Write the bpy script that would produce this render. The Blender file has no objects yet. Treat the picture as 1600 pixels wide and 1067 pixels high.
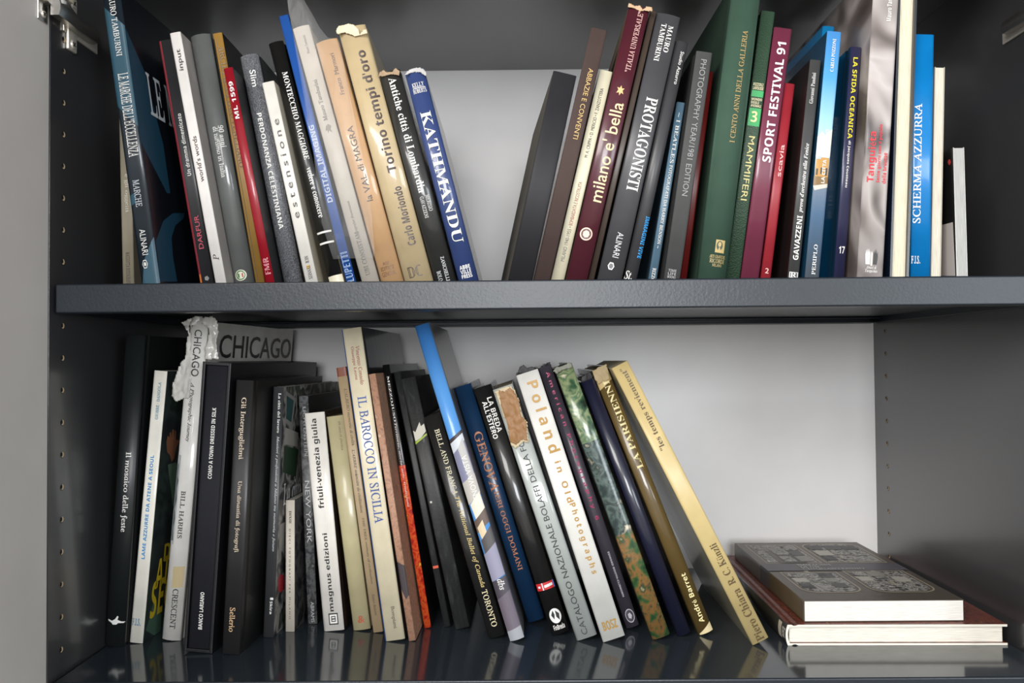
import bpy, bmesh, math, random
from mathutils import Vector, Matrix, noise
SC = bpy.context.scene
COL = SC.collection
DZ = 0.944            # height of the photographed bay above the room floor
# ------------------------------------------------------------ camera
def look():
    yw, pt, rl = 0.0057, 0.02303, -0.00852
    c, s = math.cos, math.sin
    F = Vector((-s(yw)*c(pt), c(yw)*c(pt), s(pt)))
    R = Vector((c(yw), s(yw), 0)); U = R.cross(F)
    X = c(rl)*R + s(rl)*U; Y = c(rl)*U - s(rl)*R
    M = Matrix((X, Y, -F)).transposed().to_4x4()
    M.translation = Vector((0.45248, -0.78047, 0.36313 + DZ))
    return M
cam = bpy.data.cameras.new('camera'); cam.sensor_fit = 'HORIZONTAL'; cam.sensor_width = 36
cam.lens = 36*1264.93866/1600; cam.clip_start = .02
cam_o = bpy.data.objects.new('camera', cam); COL.objects.link(cam_o); cam_o.matrix_world = look(); SC.camera = cam_o
# ------------------------------------------------------------ light
SC.view_settings.view_transform = 'Standard'; SC.view_settings.look = 'None'
SC.view_settings.exposure = 0.0; SC.view_settings.gamma = 1; SC.view_settings.use_curve_mapping = False
world = bpy.data.worlds.new('room_light'); SC.world = world; world.use_nodes = True
world.node_tree.nodes['Background'].inputs[0].default_value = (.92, .96, 1, 1)
world.node_tree.nodes['Background'].inputs[1].default_value = .43
def area(name, loc, target, size, power, col=(1, 1, 1)):
    l = bpy.data.lights.new(name, 'AREA'); l.shape = 'RECTANGLE'; l.size, l.size_y = size; l.energy = power; l.color = col
    o = bpy.data.objects.new(name, l); COL.objects.link(o); o.location = loc
    o.rotation_euler = (Vector(target)-Vector(loc)).to_track_quat('-Z', 'Y').to_euler()
    return o
area('ceiling_light', (-1.2, -2.6, 2.8), (.6, .2, 1.25), (2.2, 1.2), 112, (1, .97, .93))
area('window_light', (.62, -4.2, 1.78), (.5, .2, 1.35), (1.2, 1.3), 104, (.97, .98, 1))
area('side_window_light', (3.3, -3.8, 1.7), (.6, .2, 1.35), (1.3, 1.4), 58, (.88, .95, 1))
# ------------------------------------------------------------ helpers
def lin(h):
    h = h.lstrip('#'); v = [int(h[i:i+2], 16)/255 for i in (0, 2, 4)]
    return tuple(x/12.92 if x <= .04045 else ((x+.055)/1.055)**2.4 for x in v)+(1,)
_m = {}
def nodes_mat(name):
    m = bpy.data.materials.new(name); m.use_nodes = True
    nt = m.node_tree; return m, nt, nt.nodes['Principled BSDF']
def coords(nt, scale=(1, 1, 1)):
    tc = nt.nodes.new('ShaderNodeTexCoord'); mp = nt.nodes.new('ShaderNodeMapping'); mp.inputs['Scale'].default_value = scale
    nt.links.new(tc.outputs['Object'], mp.inputs['Vector']); return mp.outputs['Vector']
def nz(nt, vec, scale, detail=3, dist=0):
    n = nt.nodes.new('ShaderNodeTexNoise'); n.inputs['Scale'].default_value = scale; n.inputs['Detail'].default_value = detail
    n.inputs['Distortion'].default_value = dist; nt.links.new(vec, n.inputs['Vector']); return n.outputs['Fac']
def ramp(nt, fac, stops, const=False):
    r = nt.nodes.new('ShaderNodeValToRGB'); r.color_ramp.interpolation = 'CONSTANT' if const else 'LINEAR'
    e = r.color_ramp.elements
    while len(e) < len(stops): e.new(.5)
    for i, (p, c) in enumerate(stops): e[i].position = p; e[i].color = lin(c) if isinstance(c, str) else c
    nt.links.new(fac, r.inputs['Fac']); return r.outputs['Color']
def bump(nt, b, h, strength, dist):
    n = nt.nodes.new('ShaderNodeBump'); n.inputs['Strength'].default_value = strength; n.inputs['Distance'].default_value = dist
    nt.links.new(h, n.inputs['Height']); nt.links.new(n.outputs['Normal'], b.inputs['Normal'])
    return n
def mul(c, f): return tuple(min(1, x*f) for x in c[:3])+(1,)
def M(key):
    if key in _m: return _m[key]
    kind, _, hx = key.partition(':')
    m, nt, b = nodes_mat(key.replace('#', '').replace(':', '_'))
    _m[key] = m
    if kind in ('plain', 'satin', 'matte', 'gloss', 'film', 'cloth', 'leather', 'speck', 'worn', 'ink'):
        c = lin(hx); c = mul(c, .86 if kind == 'ink' else .66+.18*min(1, .3*c[0]+.6*c[1]+.1*c[2])/.8); v = coords(nt)
        rough, coat, cr, sp = dict(plain=(.6, 0, 0, .4), satin=(.42, .15, .25, .5), matte=(.55, .05, .3, .5), gloss=(.35, .5, .14, .5), film=(.38, .75, .1, .5), cloth=(.75, 0, 0, .3), leather=(.5, .1, .3, .5), speck=(.42, .25, .2, .5), worn=(.55, .1, .3, .5), ink=(.45, .1, .2, .5))[kind]
        b.inputs['Roughness'].default_value = rough; b.inputs['Coat Weight'].default_value = coat; b.inputs['Coat Roughness'].default_value = cr
        b.inputs['Specular IOR Level'].default_value = sp
        if kind == 'ink': b.inputs['Base Color'].default_value = c
        elif kind == 'speck':
            nt.links.new(ramp(nt, nz(nt, v, 900, 2), [(.36, mul(c, .55)), (.5, c), (.66, mul(c, 1.9))]), b.inputs['Base Color'])
        elif kind == 'worn':
            nt.links.new(ramp(nt, nz(nt, coords(nt, (1, 1, .25)), 160, 8, .6), [(.30, mul(c, .7)), (.55, mul(c, 1.1)), (.66, mul(c, 1.9)), (.74, mul(c, 5))]), b.inputs['Base Color'])
            bump(nt, b, nz(nt, v, 300, 5), .25, .001)
        else:
            nt.links.new(ramp(nt, nz(nt, v, 34, 5), [(.3, mul(c, .9)), (.7, mul(c, 1.07))]), b.inputs['Base Color'])
        if kind == 'film':
            bump(nt, b, nz(nt, coords(nt, (1, 1, .14)), 85, 2, .7), .30, .0016)
        elif kind == 'gloss': bump(nt, b, nz(nt, coords(nt, (1, 1, .3)), 60, 2), .10, .001)
        elif kind == 'cloth': bump(nt, b, nz(nt, v, 1800, 2), .35, .0004)
        elif kind == 'leather':
            vo = nt.nodes.new('ShaderNodeTexVoronoi'); vo.inputs['Scale'].default_value = 750; nt.links.new(v, vo.inputs['Vector'])
            bump(nt, b, vo.outputs['Distance'], .7, .0006)
        elif kind == 'matte': bump(nt, b, nz(nt, v, 90, 3), .06, .001)
    elif kind == 'pages':
        c = mul(lin(hx), .9); v = coords(nt, (1, .02, .02)); f = nz(nt, v, 2600, 3)
        nt.links.new(ramp(nt, f, [(.3, mul(c, .72)), (.62, mul(c, 1.03))]), b.inputs['Base Color']); b.inputs['Roughness'].default_value = .8
        bump(nt, b, f, .25, .0005)
    elif kind == 'sky':
        sp = nt.nodes.new('ShaderNodeSeparateXYZ'); nt.links.new(coords(nt), sp.inputs[0])
        mr = nt.nodes.new('ShaderNodeMapRange'); mr.inputs[2].default_value = .265; nt.links.new(sp.outputs['Z'], mr.inputs[0])
        nt.links.new(ramp(nt, mr.outputs[0], [(0, '#5c6268'), (.12, '#55687c'), (.26, '#54708e'), (.42, '#7d8894'), (.47, '#c8dae4'), (.6, '#a6cfea'), (.8, '#5ba6e0'), (1, '#4a8fd0')]), b.inputs['Base Color'])
        b.inputs['Roughness'].default_value = .4
    else:
        P = dict(
            tang=(('#3a3432', '#8f8581', '#c4bbb7', '#6a625e', '#80776f'), 10, 2, .35),
            tangcover=(('#2e2826', '#6e6460', '#b8aeaa', '#443c3a', '#d0c8c4'), 9, 2, .35),
            lamecover=(('#15181a', '#23282a', '#2e3a36', '#1a2420', '#34463e'), 22, 4, .35),
            citycover=(('#0e0f10', '#2c2d2e', '#8e8a86', '#1c2a1e', '#6a655f'), 34, 3, .4),
            darkphoto=(('#0e0e0f', '#1f1f20', '#4a4846', '#18181a', '#2a2a2a'), 50, 5, .45),
            greyphoto=(('#2c2c2d', '#6e6e6e', '#555556', '#3a3a3b', '#7e7e7e'), 130, 6, .4),
            stone=(('#8a6450', '#a87e66', '#b58a70', '#98705a', '#c8a48c'), 160, 9, .55),
            flowers=(('#7a1418', '#c8301e', '#e0602a', '#b81e1c', '#f0b040'), 120, 4, .3),
            greenphoto=(('#a05a34', '#22382e', '#6e7c60', '#2c4636', '#c8b898'), 75, 8, .25),
            skyblue=(('#3e7fc8', '#4a8ad0', '#5a98d8', '#4a8ad0', '#6aa6e0'), 4, 1, .3),
            landtop=(('#1f2c22', '#3c5a40', '#86906a', '#4a6a4c', '#d8ccac'), 60, 6, .25),
            landmid=(('#18221f', '#2a3a38', '#56645e', '#22302e', '#c8bea4'), 70, 6, .25),
            landlow=(('#1a2a1c', '#3a5a34', '#8a6238', '#2a4630', '#d8c49a'), 62, 6, .25),
            swirl=(('#2a100c', '#5c281c', '#7c4030', '#341510', '#a06048'), 42, 5, .4),
            pictures=(('#141414', '#3a3836', '#a8a49c', '#262524', '#dcd8ce'), 150, 6, .4),
            magcover=(('#0d0d0e', '#111112', '#141414', '#101010', '#161616'), 10, 2, .3),
            marks=(('#33302e',)*5, 10, 1, .5))[key]
        v = coords(nt); f = nz(nt, v, P[1], P[2], dict(swirl=3.5, tang=1.2).get(key, .3))
        nt.links.new(ramp(nt, f, list(zip((.28, .42, .52, .6, .72), P[0]))), b.inputs['Base Color'])
        b.inputs['Roughness'].default_value = P[3]
        if key in ('landtop', 'landmid', 'landlow', 'flowers', 'skyblue'): b.inputs['Coat Weight'].default_value = .5; b.inputs['Coat Roughness'].default_value = .1; bump(nt, b, nz(nt, coords(nt, (1, 1, .14)), 85, 2, .7), .25, .0016)
        if key == 'stone': bump(nt, b, f, .4, .001)
    return m
def mesh_obj(name, bm, mats, parent=None, smooth=False, norm=True):
    if norm: bmesh.ops.recalc_face_normals(bm, faces=bm.faces)
    me = bpy.data.meshes.new(name); bm.to_mesh(me); bm.free()
    for m in mats: me.materials.append(M(m) if isinstance(m, str) else m)
    if smooth:
        for p in me.polygons: p.use_smooth = True
        me.set_sharp_from_angle(angle=.7)
    o = bpy.data.objects.new(name, me); COL.objects.link(o)
    if parent: o.parent = parent
    return o
def box(bm, lo, hi, bev=0, mi=0, seg=2):
    r = bmesh.ops.create_cube(bm, size=1)
    for v in r['verts']: v.co = Vector([(lo[i]+hi[i])/2 + v.co[i]*(hi[i]-lo[i]) for i in range(3)])
    fs = {f for v in r['verts'] for f in v.link_faces}
    for f in fs: f.material_index = mi
    if bev:
        es = {e for v in r['verts'] for e in v.link_edges}
        bmesh.ops.bevel(bm, geom=list(es), offset=bev, segments=seg, affect='EDGES', profile=.5)
def cyl(bm, c, axis, r, depth, seg=20, mi=0, r2=None):
    q = Vector((0, 0, 1)).rotation_difference(Vector(axis)).to_matrix().to_4x4()
    res = bmesh.ops.create_cone(bm, cap_ends=True, segments=seg, radius1=r, radius2=r if r2 is None else r2, depth=depth, matrix=Matrix.Translation(c) @ q)
    for v in res['verts']:
        for f in v.link_faces: f.material_index = mi
def thing(name, label, cat, loc, rot=(0, 0, 0), group=None):
    o = bpy.data.objects.new(name, None); COL.objects.link(o); o.empty_display_size = .02
    o.location = loc; o.rotation_euler = rot; o['label'] = label; o['category'] = cat
    if group: o['group'] = group
    return o
# ------------------------------------------------------------ lettering
ITAL = {'h': 0x210E}; DS = {'C': 0x2102, 'H': 0x210D, 'N': 0x2115, 'P': 0x2119, 'Q': 0x211A, 'R': 0x211D, 'Z': 0x2124}
def styled(s, st):
    U, L, D = dict(b=(0x1d5d4, 0x1d5ee, 0x1d7ec), S=(0x1d400, 0x1d41a, 0x1d7ce), I=(0x1d434, 0x1d44e, None), R=(0x1d434, 0x1d44e, None), J=(0x1d468, 0x1d482, 0x1d7ce), O=(0x1d538, 0x1d552, 0x1d7d8)).get(st, (None,)*3)
    if U is None: return s
    r = ''
    for ch in s:
        if st in 'IR' and ch == 'h': r += chr(0x210E)
        elif st == 'O' and ch in DS: r += chr(DS[ch])
        elif 'A' <= ch <= 'Z': r += chr(U+ord(ch)-65)
        elif 'a' <= ch <= 'z': r += chr(L+ord(ch)-97)
        elif '0' <= ch <= '9' and D: r += chr(D+ord(ch)-48)
        else: r += ch
    return r
_tx = {}
def queue_text(key, s, st):
    c = bpy.data.curves.new('t', 'FONT')
    if st == 'R' and any(ch.isdigit() for ch in s): st = 'S'
    c.body = styled(s, st); c.resolution_u = 3
    if st == 'R': c.shear = -.27
    c.offset = dict(R=.011, I=.009, s=.006).get(st, 0) if st != 's' or not set('MWNV') & set(s) else 0
    o = bpy.data.objects.new('t', c); COL.objects.link(o); _tx[key] = o
def bulge_y(x, t, bul, p):
    return bul*min(1, abs(2*x/t))**p
def cut_u(bm, t, n):
    for i in range(1, n):
        x = (i/n-.5)*t*.999
        bmesh.ops.bisect_plane(bm, geom=bm.verts[:]+bm.edges[:]+bm.faces[:], plane_co=(x, 0, 0), plane_no=(1, 0, 0), dist=1e-6)
def place_text(key, dg, B, face, dr, v0, v1, u0, u1, col, name, root):
    me = bpy.data.meshes.new_from_object(_tx[key].evaluated_get(dg))
    bm = bmesh.new(); bm.from_mesh(me); bpy.data.meshes.remove(me)
    if not bm.verts: bm.free(); return
    bmesh.ops.remove_doubles(bm, verts=bm.verts, dist=1e-5)
    x0 = min(v.co.x for v in bm.verts); x1 = max(v.co.x for v in bm.verts)
    y0 = min(v.co.y for v in bm.verts); y1 = max(v.co.y for v in bm.verts)
    t, h, d = B['t'], B['h'], B['d']; W = t if face == 'S' else d
    for v in bm.verts:
        a = (v.co.x-x0)/(x1-x0); b = (v.co.y-y0)/(y1-y0)
        if dr == 'd': u = u0+(u1-u0)*b; w = v0+(v1-v0)*a
        elif dr == 'u': u = u1-(u1-u0)*b; w = v1-(v1-v0)*a
        else: u = u0+(u1-u0)*a; w = v1-(v1-v0)*b
        v.co = (((u-.5)*t, 0, h*(1-w)) if face == 'S' else (t/2+B.get('lift', .0006), u*d, h*(1-w)))
    if face == 'S':
        if any(v.co.z < 0 for v in bm.verts):
            bmesh.ops.bisect_plane(bm, geom=bm.verts[:]+bm.edges[:]+bm.faces[:], plane_co=(0, 0, .0002), plane_no=(0, 0, -1), clear_outer=True)
        if any(v.co.z > h for v in bm.verts):
            bmesh.ops.bisect_plane(bm, geom=bm.verts[:]+bm.edges[:]+bm.faces[:], plane_co=(0, 0, h-.0002), plane_no=(0, 0, 1), clear_outer=True)
        if B['p'] < 4: cut_u(bm, t, 14)
        for v in bm.verts: v.co.y = bulge_y(v.co.x, t, B['bul'], B['p'])-.00048
    mesh_obj(name, bm, ['ink:'+col], root, norm=False)
def decal(B, polys, name, root, face='S'):
    bm = bmesh.new(); mats = []; t, h, d = B['t'], B['h'], B['d']
    for i, (col, pts, lay) in enumerate(polys):
        b2 = bmesh.new()
        co = [((u-.5)*t, 0, h*(1-min(1, max(0, v)))) if face == 'S' else (t/2 if face == 'R' else -t/2, u*d, h*(1-v)) for u, v in pts]
        vs = [b2.verts.new(c) for c in co]; f = b2.faces.new(vs); b2.normal_update()
        want = dict(S=Vector((0, -1, 0)), R=Vector((1, 0, 0)), L=Vector((-1, 0, 0)))[face]
        if f.normal.dot(want) < 0: f.normal_flip()
        if len(pts) > 4: bmesh.ops.triangulate(b2, faces=b2.faces)
        e = .00008+.00002*min(lay, 24)
        if face == 'S':
            cut_u(b2, t, 12)
            for v in b2.verts: v.co.y = bulge_y(v.co.x, t, B['bul'], B['p'])-e
        else:
            for v in b2.verts: v.co.x += e*want.x
        key = col if not col.startswith('#') else 'ink:'+col
        if key not in mats: mats.append(key)
        for f in b2.faces: f.material_index = mats.index(key)
        me = bpy.data.meshes.new('tmp'); b2.to_mesh(me); b2.free(); bm.from_mesh(me); bpy.data.meshes.remove(me)
    return mesh_obj(name, bm, mats, root, norm=False)
# ------------------------------------------------------------ books
def make_book(B, root, spine, cr, cl, page, hard, bulge, rev=False, rim=False):
    t, h, d = B['t'], B['h'], B['d']; th = .0024 if hard else .0008
    B['p'] = 2.2 if bulge > .09 else 6; B['bul'] = bul = max(.0009, bulge*t) if bulge else .0004
    zones = [(0, h, spine)]
    if spine.startswith('zone:'):
        q = spine[5:].split(','); cuts = [h]+[h*(1-float(f)) for f in q[1::2]]+[0]; zones = [(cuts[i+1], cuts[i], m_) for i, m_ in enumerate(q[0::2])][::-1]
    cr = zones[-1][2] if cr == '=' else cr; cl = cr if cl == '=' else cl
    us = [1-2*i/14 for i in range(15)]
    groove = [(t/2-.0011, .0105), (t/2-.0011, .0085)] if hard and t > .009 else []
    side = [(t/2, d)] + ([(t/2, .0135)]+groove+[(t/2, .006)] if groove else [])
    outer = side + [(u*t/2, bulge_y(u*t/2, t, bul, B['p'])) for u in us] + [(-x, y) for x, y in reversed(side)]
    inn = [(t/2-th, d)] + [(u*(t/2-th), bulge_y(u*t/2, t, bul, B['p'])*.9+th) for u in us] + [(-t/2+th, d)]
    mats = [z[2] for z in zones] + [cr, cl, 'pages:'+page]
    nz_ = len(zones); zs = sorted({z for a, b, _ in zones for z in (a, b)})
    bm = bmesh.new()
    fy = (lambda y: d-y) if rev else (lambda y: y)
    O = [[bm.verts.new((x, fy(y), z)) for x, y in outer] for z in zs]; I = [[bm.verts.new((x, fy(y), z)) for x, y in inn] for z in zs]
    ns = len(side); smooth = []
    for k in range(len(zs)-1):
        for i in range(len(outer)-1):
            f = bm.faces.new((O[k][i], O[k][i+1], O[k+1][i+1], O[k+1][i]))
            if i < ns: f.material_index = nz_
            elif i >= ns+14: f.material_index = nz_+1
            else: f.material_index = k if nz_ > 1 else 0; f.smooth = True
        for i in range(len(inn)-1):
            f = bm.faces.new((I[k][i], I[k+1][i], I[k+1][i+1], I[k][i+1])); f.material_index = nz_
        for a in (0, -1):
            f = bm.faces.new((O[k][a], I[k][a], I[k+1][a], O[k+1][a])); f.material_index = nz_
    for k in (0, len(zs)-1):
        for side_ in (0, 1):
            og = O[k][:ns] if side_ == 0 else O[k][-ns:]
            ip = (I[k][0], I[k][1]) if side_ == 0 else (I[k][-2], I[k][-1])
            s0, s1 = (O[k][ns-1], O[k][ns]) if side_ == 0 else (O[k][-ns-1], O[k][-ns])
            if side_ == 0: f = bm.faces.new(og+[s1, ip[1], ip[0]])
            else: f = bm.faces.new([O[k][-ns-1]]+og+[ip[1], ip[0]])
            f.material_index = nz_+2 if rim else (nz_ if side_ == 0 else nz_+1)
        for i in range(14):
            f = bm.faces.new((O[k][ns+i], O[k][ns+i+1], I[k][i+2], I[k][i+1])); f.material_index = nz_+2 if rim else (0 if k == 0 else nz_-1)
    mesh_obj('cover', bm, mats, root)
    ins = .0035 if hard else .0006
    bm = bmesh.new(); w = t/2-th-.0001
    y0, y1 = bul+th+.0002, d-(ins if hard else .0004)
    if rev: y0, y1 = d-y1, d-y0
    box(bm, (-w, y0, ins), (w, y1, h-ins))
    if rev and not hard:
        for e in range(3): pass
    mesh_obj('pages', bm, ['pages:'+page], root)
    return root
def crumple(name, pts, step, amp, mat, root, y0, seed=0, bend=None, solid=.0003):
    """a torn sheet lying over the spine: outline PTS in (x, z), wrinkled along y"""
    def inside(x, z):
        c = False
        for i in range(len(pts)):
            (x1, z1), (x2, z2) = pts[i], pts[i-1]
            if (z1 > z) != (z2 > z) and x < (x2-x1)*(z-z1)/(z2-z1)+x1: c = not c
        return c
    xs = [p[0] for p in pts]; zs = [p[1] for p in pts]; bm = bmesh.new(); G = {}
    def V(i, j):
        if (i, j) not in G:
            x, z = min(xs)+i*step, min(zs)+j*step
            q = Vector((x*90+seed, z*60, seed*3.1)); n = noise.noise(q)+.5*noise.noise(q*2.3)
            G[i, j] = bm.verts.new((x+step*.5*noise.noise(q*9), y0(x, z)-abs(amp*n)-.0004, z+step*.5*noise.noise(q*7+Vector((5, 1, 2)))))
        return G[i, j]
    for i in range(int((max(xs)-min(xs))/step)+1):
        for j in range(int((max(zs)-min(zs))/step)+1):
            cx, cz = min(xs)+(i+.5)*step, min(zs)+(j+.5)*step
            if inside(cx, cz): bm.faces.new((V(i, j), V(i+1, j), V(i+1, j+1), V(i, j+1)))
    o = mesh_obj(name, bm, [mat], root, smooth=True)
    m = o.modifiers.new('s', 'SOLIDIFY'); m.thickness = solid
    return o
# ------------------------------------------------------------ data
GEO = {
 'beige': (0.048, 0.06, 0.44121, 0.18084, 0.0119, 0.2, -0.02469, -0.0),
 'marche': (0.08478, 0.03, 0.44239, 0.30562, 0.01894, 0.26, -0.14096, -0.05236),
 'darfur': (0.12539, 0.075, 0.44228, 0.27003, 0.01451, 0.21, -0.16916, -0.0),
 'input': (0.14534, 0.06, 0.44207, 0.27256, 0.01127, 0.22, -0.18056, -0.0),
 'novanta': (0.16264, 0.08, 0.44293, 0.27768, 0.02131, 0.23, -0.1764, -0.0),
 'archivio': (0.18016, 0.08, 0.44191, 0.27932, 0.0102, 0.25, -0.16819, -0.0),
 'ml': (0.1994, 0.05, 0.44196, 0.23082, 0.00942, 0.2, -0.19136, -0.0),
 'slim': (0.21496, 0.08, 0.44293, 0.25559, 0.01977, 0.21, -0.18998, -0.0),
 'estensione': (0.238, 0.07, 0.44241, 0.223, 0.01285, 0.2, -0.21235, -0.0),
 'montecchio': (0.2613, 0.085, 0.44297, 0.27464, 0.01569, 0.23, -0.24634, -0.0),
 'digital': (0.27694, 0.085, 0.44231, 0.30453, 0.01037, 0.23, -0.24371, -0.0),
 'ubi': (0.29832, 0.08, 0.44341, 0.29019, 0.01817, 0.24, -0.26189, -0.0),
 'magra': (0.32173, 0.078, 0.44414, 0.27301, 0.02373, 0.23, -0.26246, -0.0),
 'torino': (0.35001, 0.075, 0.44474, 0.28493, 0.02944, 0.25, -0.2527, -0.0),
 'antiche': (0.37861, 0.075, 0.44392, 0.2361, 0.02266, 0.23, -0.25501, -0.0),
 'kath': (0.40319, 0.07, 0.44359, 0.23516, 0.02089, 0.25, -0.24475, -0.0),
 'box': (0.45644, 0.05, 0.44376, 0.22205, 0.02455, 0.24, 0.22206, 0.06981),
 'abbazie': (0.47831, 0.055, 0.44304, 0.27147, 0.01708, 0.24, 0.23435, -0.0),
 'milano40': (0.49493, 0.065, 0.44266, 0.23058, 0.01358, 0.22, 0.23787, -0.0),
 'bella': (0.51465, 0.055, 0.4436, 0.29459, 0.02169, 0.25, 0.23609, -0.0),
 'taupe': (0.52946, 0.062, 0.4418, 0.29474, 0.00625, 0.25, 0.23965, -0.0),
 'protag': (0.54958, 0.063, 0.44392, 0.28863, 0.025, 0.26, 0.23099, -0.0),
 'azzurro': (0.57122, 0.068, 0.4426, 0.26225, 0.0137, 0.24, 0.22668, -0.0),
 'beatles': (0.59672, 0.08, 0.44181, 0.1982, 0.00877, 0.2, 0.17082, -0.0),
 'photo': (0.61387, 0.06, 0.44234, 0.24425, 0.01663, 0.22, 0.15474, -0.0),
 'redhid': (0.62974, 0.08, 0.44154, 0.23068, 0.00675, 0.2, 0.14186, -0.0),
 'cento': (0.65524, 0.055, 0.44312, 0.31417, 0.03056, 0.3, 0.13495, 0.01745),
 'mammiferi': (0.68087, 0.075, 0.44212, 0.29338, 0.01458, 0.24, 0.14623, -0.0),
 'sport': (0.69877, 0.075, 0.44246, 0.27451, 0.01901, 0.22, 0.1477, -0.0),
 'scavia': (0.71698, 0.08, 0.44182, 0.21641, 0.01089, 0.2, 0.13944, -0.0),
 'gavazzeni': (0.73962, 0.06, 0.44176, 0.23382, 0.01164, 0.2, 0.12015, -0.0),
 'periplo': (0.75751, 0.055, 0.44185, 0.26129, 0.0147, 0.22, 0.10781, -0.0),
 'scherma2': (0.77443, 0.115, 0.44169, 0.2917, 0.01277, 0.22, 0.09934, -0.0),
 'sfida': (0.78933, 0.065, 0.44158, 0.24854, 0.01132, 0.22, 0.09164, -0.0),
 'tanguieta': (0.81296, 0.045, 0.44205, 0.32505, 0.02612, 0.28, 0.07572, -0.0),
 'reversed': (0.84519, 0.05, 0.44154, 0.32061, 0.01947, 0.28, 0.04924, -0.0),
 'scherma': (0.87184, 0.06, 0.44143, 0.25823, 0.02063, 0.25, 0.03578, -0.0),
 'whitethin': (0.8902, 0.065, 0.44127, 0.22567, 0.01041, 0.24, 0.03973, -0.0),
 'magazine': (0.91236, 0.055, 0.4411, 0.13811, 0.01143, 0.21, -0.00677, -0.0),
 'mosaico': (0.01272, 0.10139, 0.05699, 0.33789, 0.02153, 0.24, 0.06667, -0.05236),
 'lame': (0.03236, 0.11173, 0.05694, 0.29899, 0.01475, 0.21, 0.0917, -0.05236),
 'chicago': (0.06699, 0.11829, 0.05724, 0.35405, 0.0212, 0.27, 0.09157, -0.07854),
 'como': (0.11265, 0.07994, 0.05735, 0.30693, 0.03149, 0.28, 0.06903, -0.07854),
 'gli': (0.14899, 0.07567, 0.05678, 0.28788, 0.01859, 0.25, 0.05483, -0.05236),
 'citta': (0.17256, 0.12774, 0.05652, 0.27905, 0.01164, 0.24, 0.04403, -0.04363),
 'dixie': (0.1915, 0.14707, 0.05628, 0.14902, 0.01049, 0.12, 0.00296, -0.04363),
 'newyork': (0.21063, 0.17353, 0.05649, 0.2669, 0.01118, 0.22, -0.03875, -0.04363),
 'friuli': (0.24189, 0.14645, 0.0573, 0.24866, 0.02329, 0.21, -0.08874, -0.03491),
 'plastica': (0.27324, 0.14798, 0.05749, 0.24523, 0.01966, 0.2, -0.12458, -0.03491),
 'albero': (0.29312, 0.14122, 0.05704, 0.30245, 0.0113, 0.23, -0.13707, -0.03491),
 'barocco': (0.31651, 0.11237, 0.05775, 0.3454, 0.02181, 0.25, -0.13661, -0.02618),
 'marble': (0.33532, 0.11307, 0.05683, 0.29561, 0.00776, 0.23, -0.14616, -0.02618),
 'mezzo': (0.34751, 0.15569, 0.05688, 0.30584, 0.00793, 0.22, -0.15375, -0.02618),
 'worn1': (0.36982, 0.15918, 0.057, 0.29911, 0.00763, 0.22, -0.19191, -0.01745),
 'worn2': (0.38776, 0.15009, 0.058, 0.29223, 0.01669, 0.22, -0.20869, -0.01745),
 'toronto': (0.42812, 0.11756, 0.05883, 0.25396, 0.01853, 0.2, -0.28066, -0.0),
 'sky': (0.45034, 0.109, 0.05854, 0.35942, 0.016, 0.24, -0.2884, -0.0),
 'genova': (0.47253, 0.17081, 0.05919, 0.28728, 0.01994, 0.22, -0.2973, -0.0),
 'breda': (0.4985, 0.1265, 0.0592, 0.28752, 0.01984, 0.22, -0.30052, -0.0),
 'catalogo': (0.52643, 0.10966, 0.05984, 0.28831, 0.02299, 0.22, -0.31631, -0.0),
 'poland': (0.55535, 0.10511, 0.06001, 0.30403, 0.02479, 0.22, -0.30689, -0.0),
 'american': (0.58215, 0.14834, 0.05861, 0.31269, 0.01497, 0.24, -0.31792, -0.0),
 'green': (0.60768, 0.1101, 0.05957, 0.31445, 0.01996, 0.24, -0.33748, -0.0),
 'navy': (0.63471, 0.1197, 0.05893, 0.29957, 0.01543, 0.23, -0.35267, -0.0),
 'parisienne': (0.65943, 0.12361, 0.05939, 0.31552, 0.01714, 0.23, -0.37255, -0.0),
 'temps': (0.71036, 0.09296, 0.06048, 0.33139, 0.01899, 0.24, -0.46008, -0.0),
 'comobook': (0.11306, 0.08211, 0.06075, 0.29973, 0.02369, 0.27, 0.06903, -0.07854),
 'S1': (0.737, 0.0925, 0.06722, 0.306, 0.022, 0.234, 0.0, -0.014),
 'S2': (0.7585, 0.0995, 0.09002, 0.275, 0.023, 0.1725, 0.0, 0.0),
}
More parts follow.
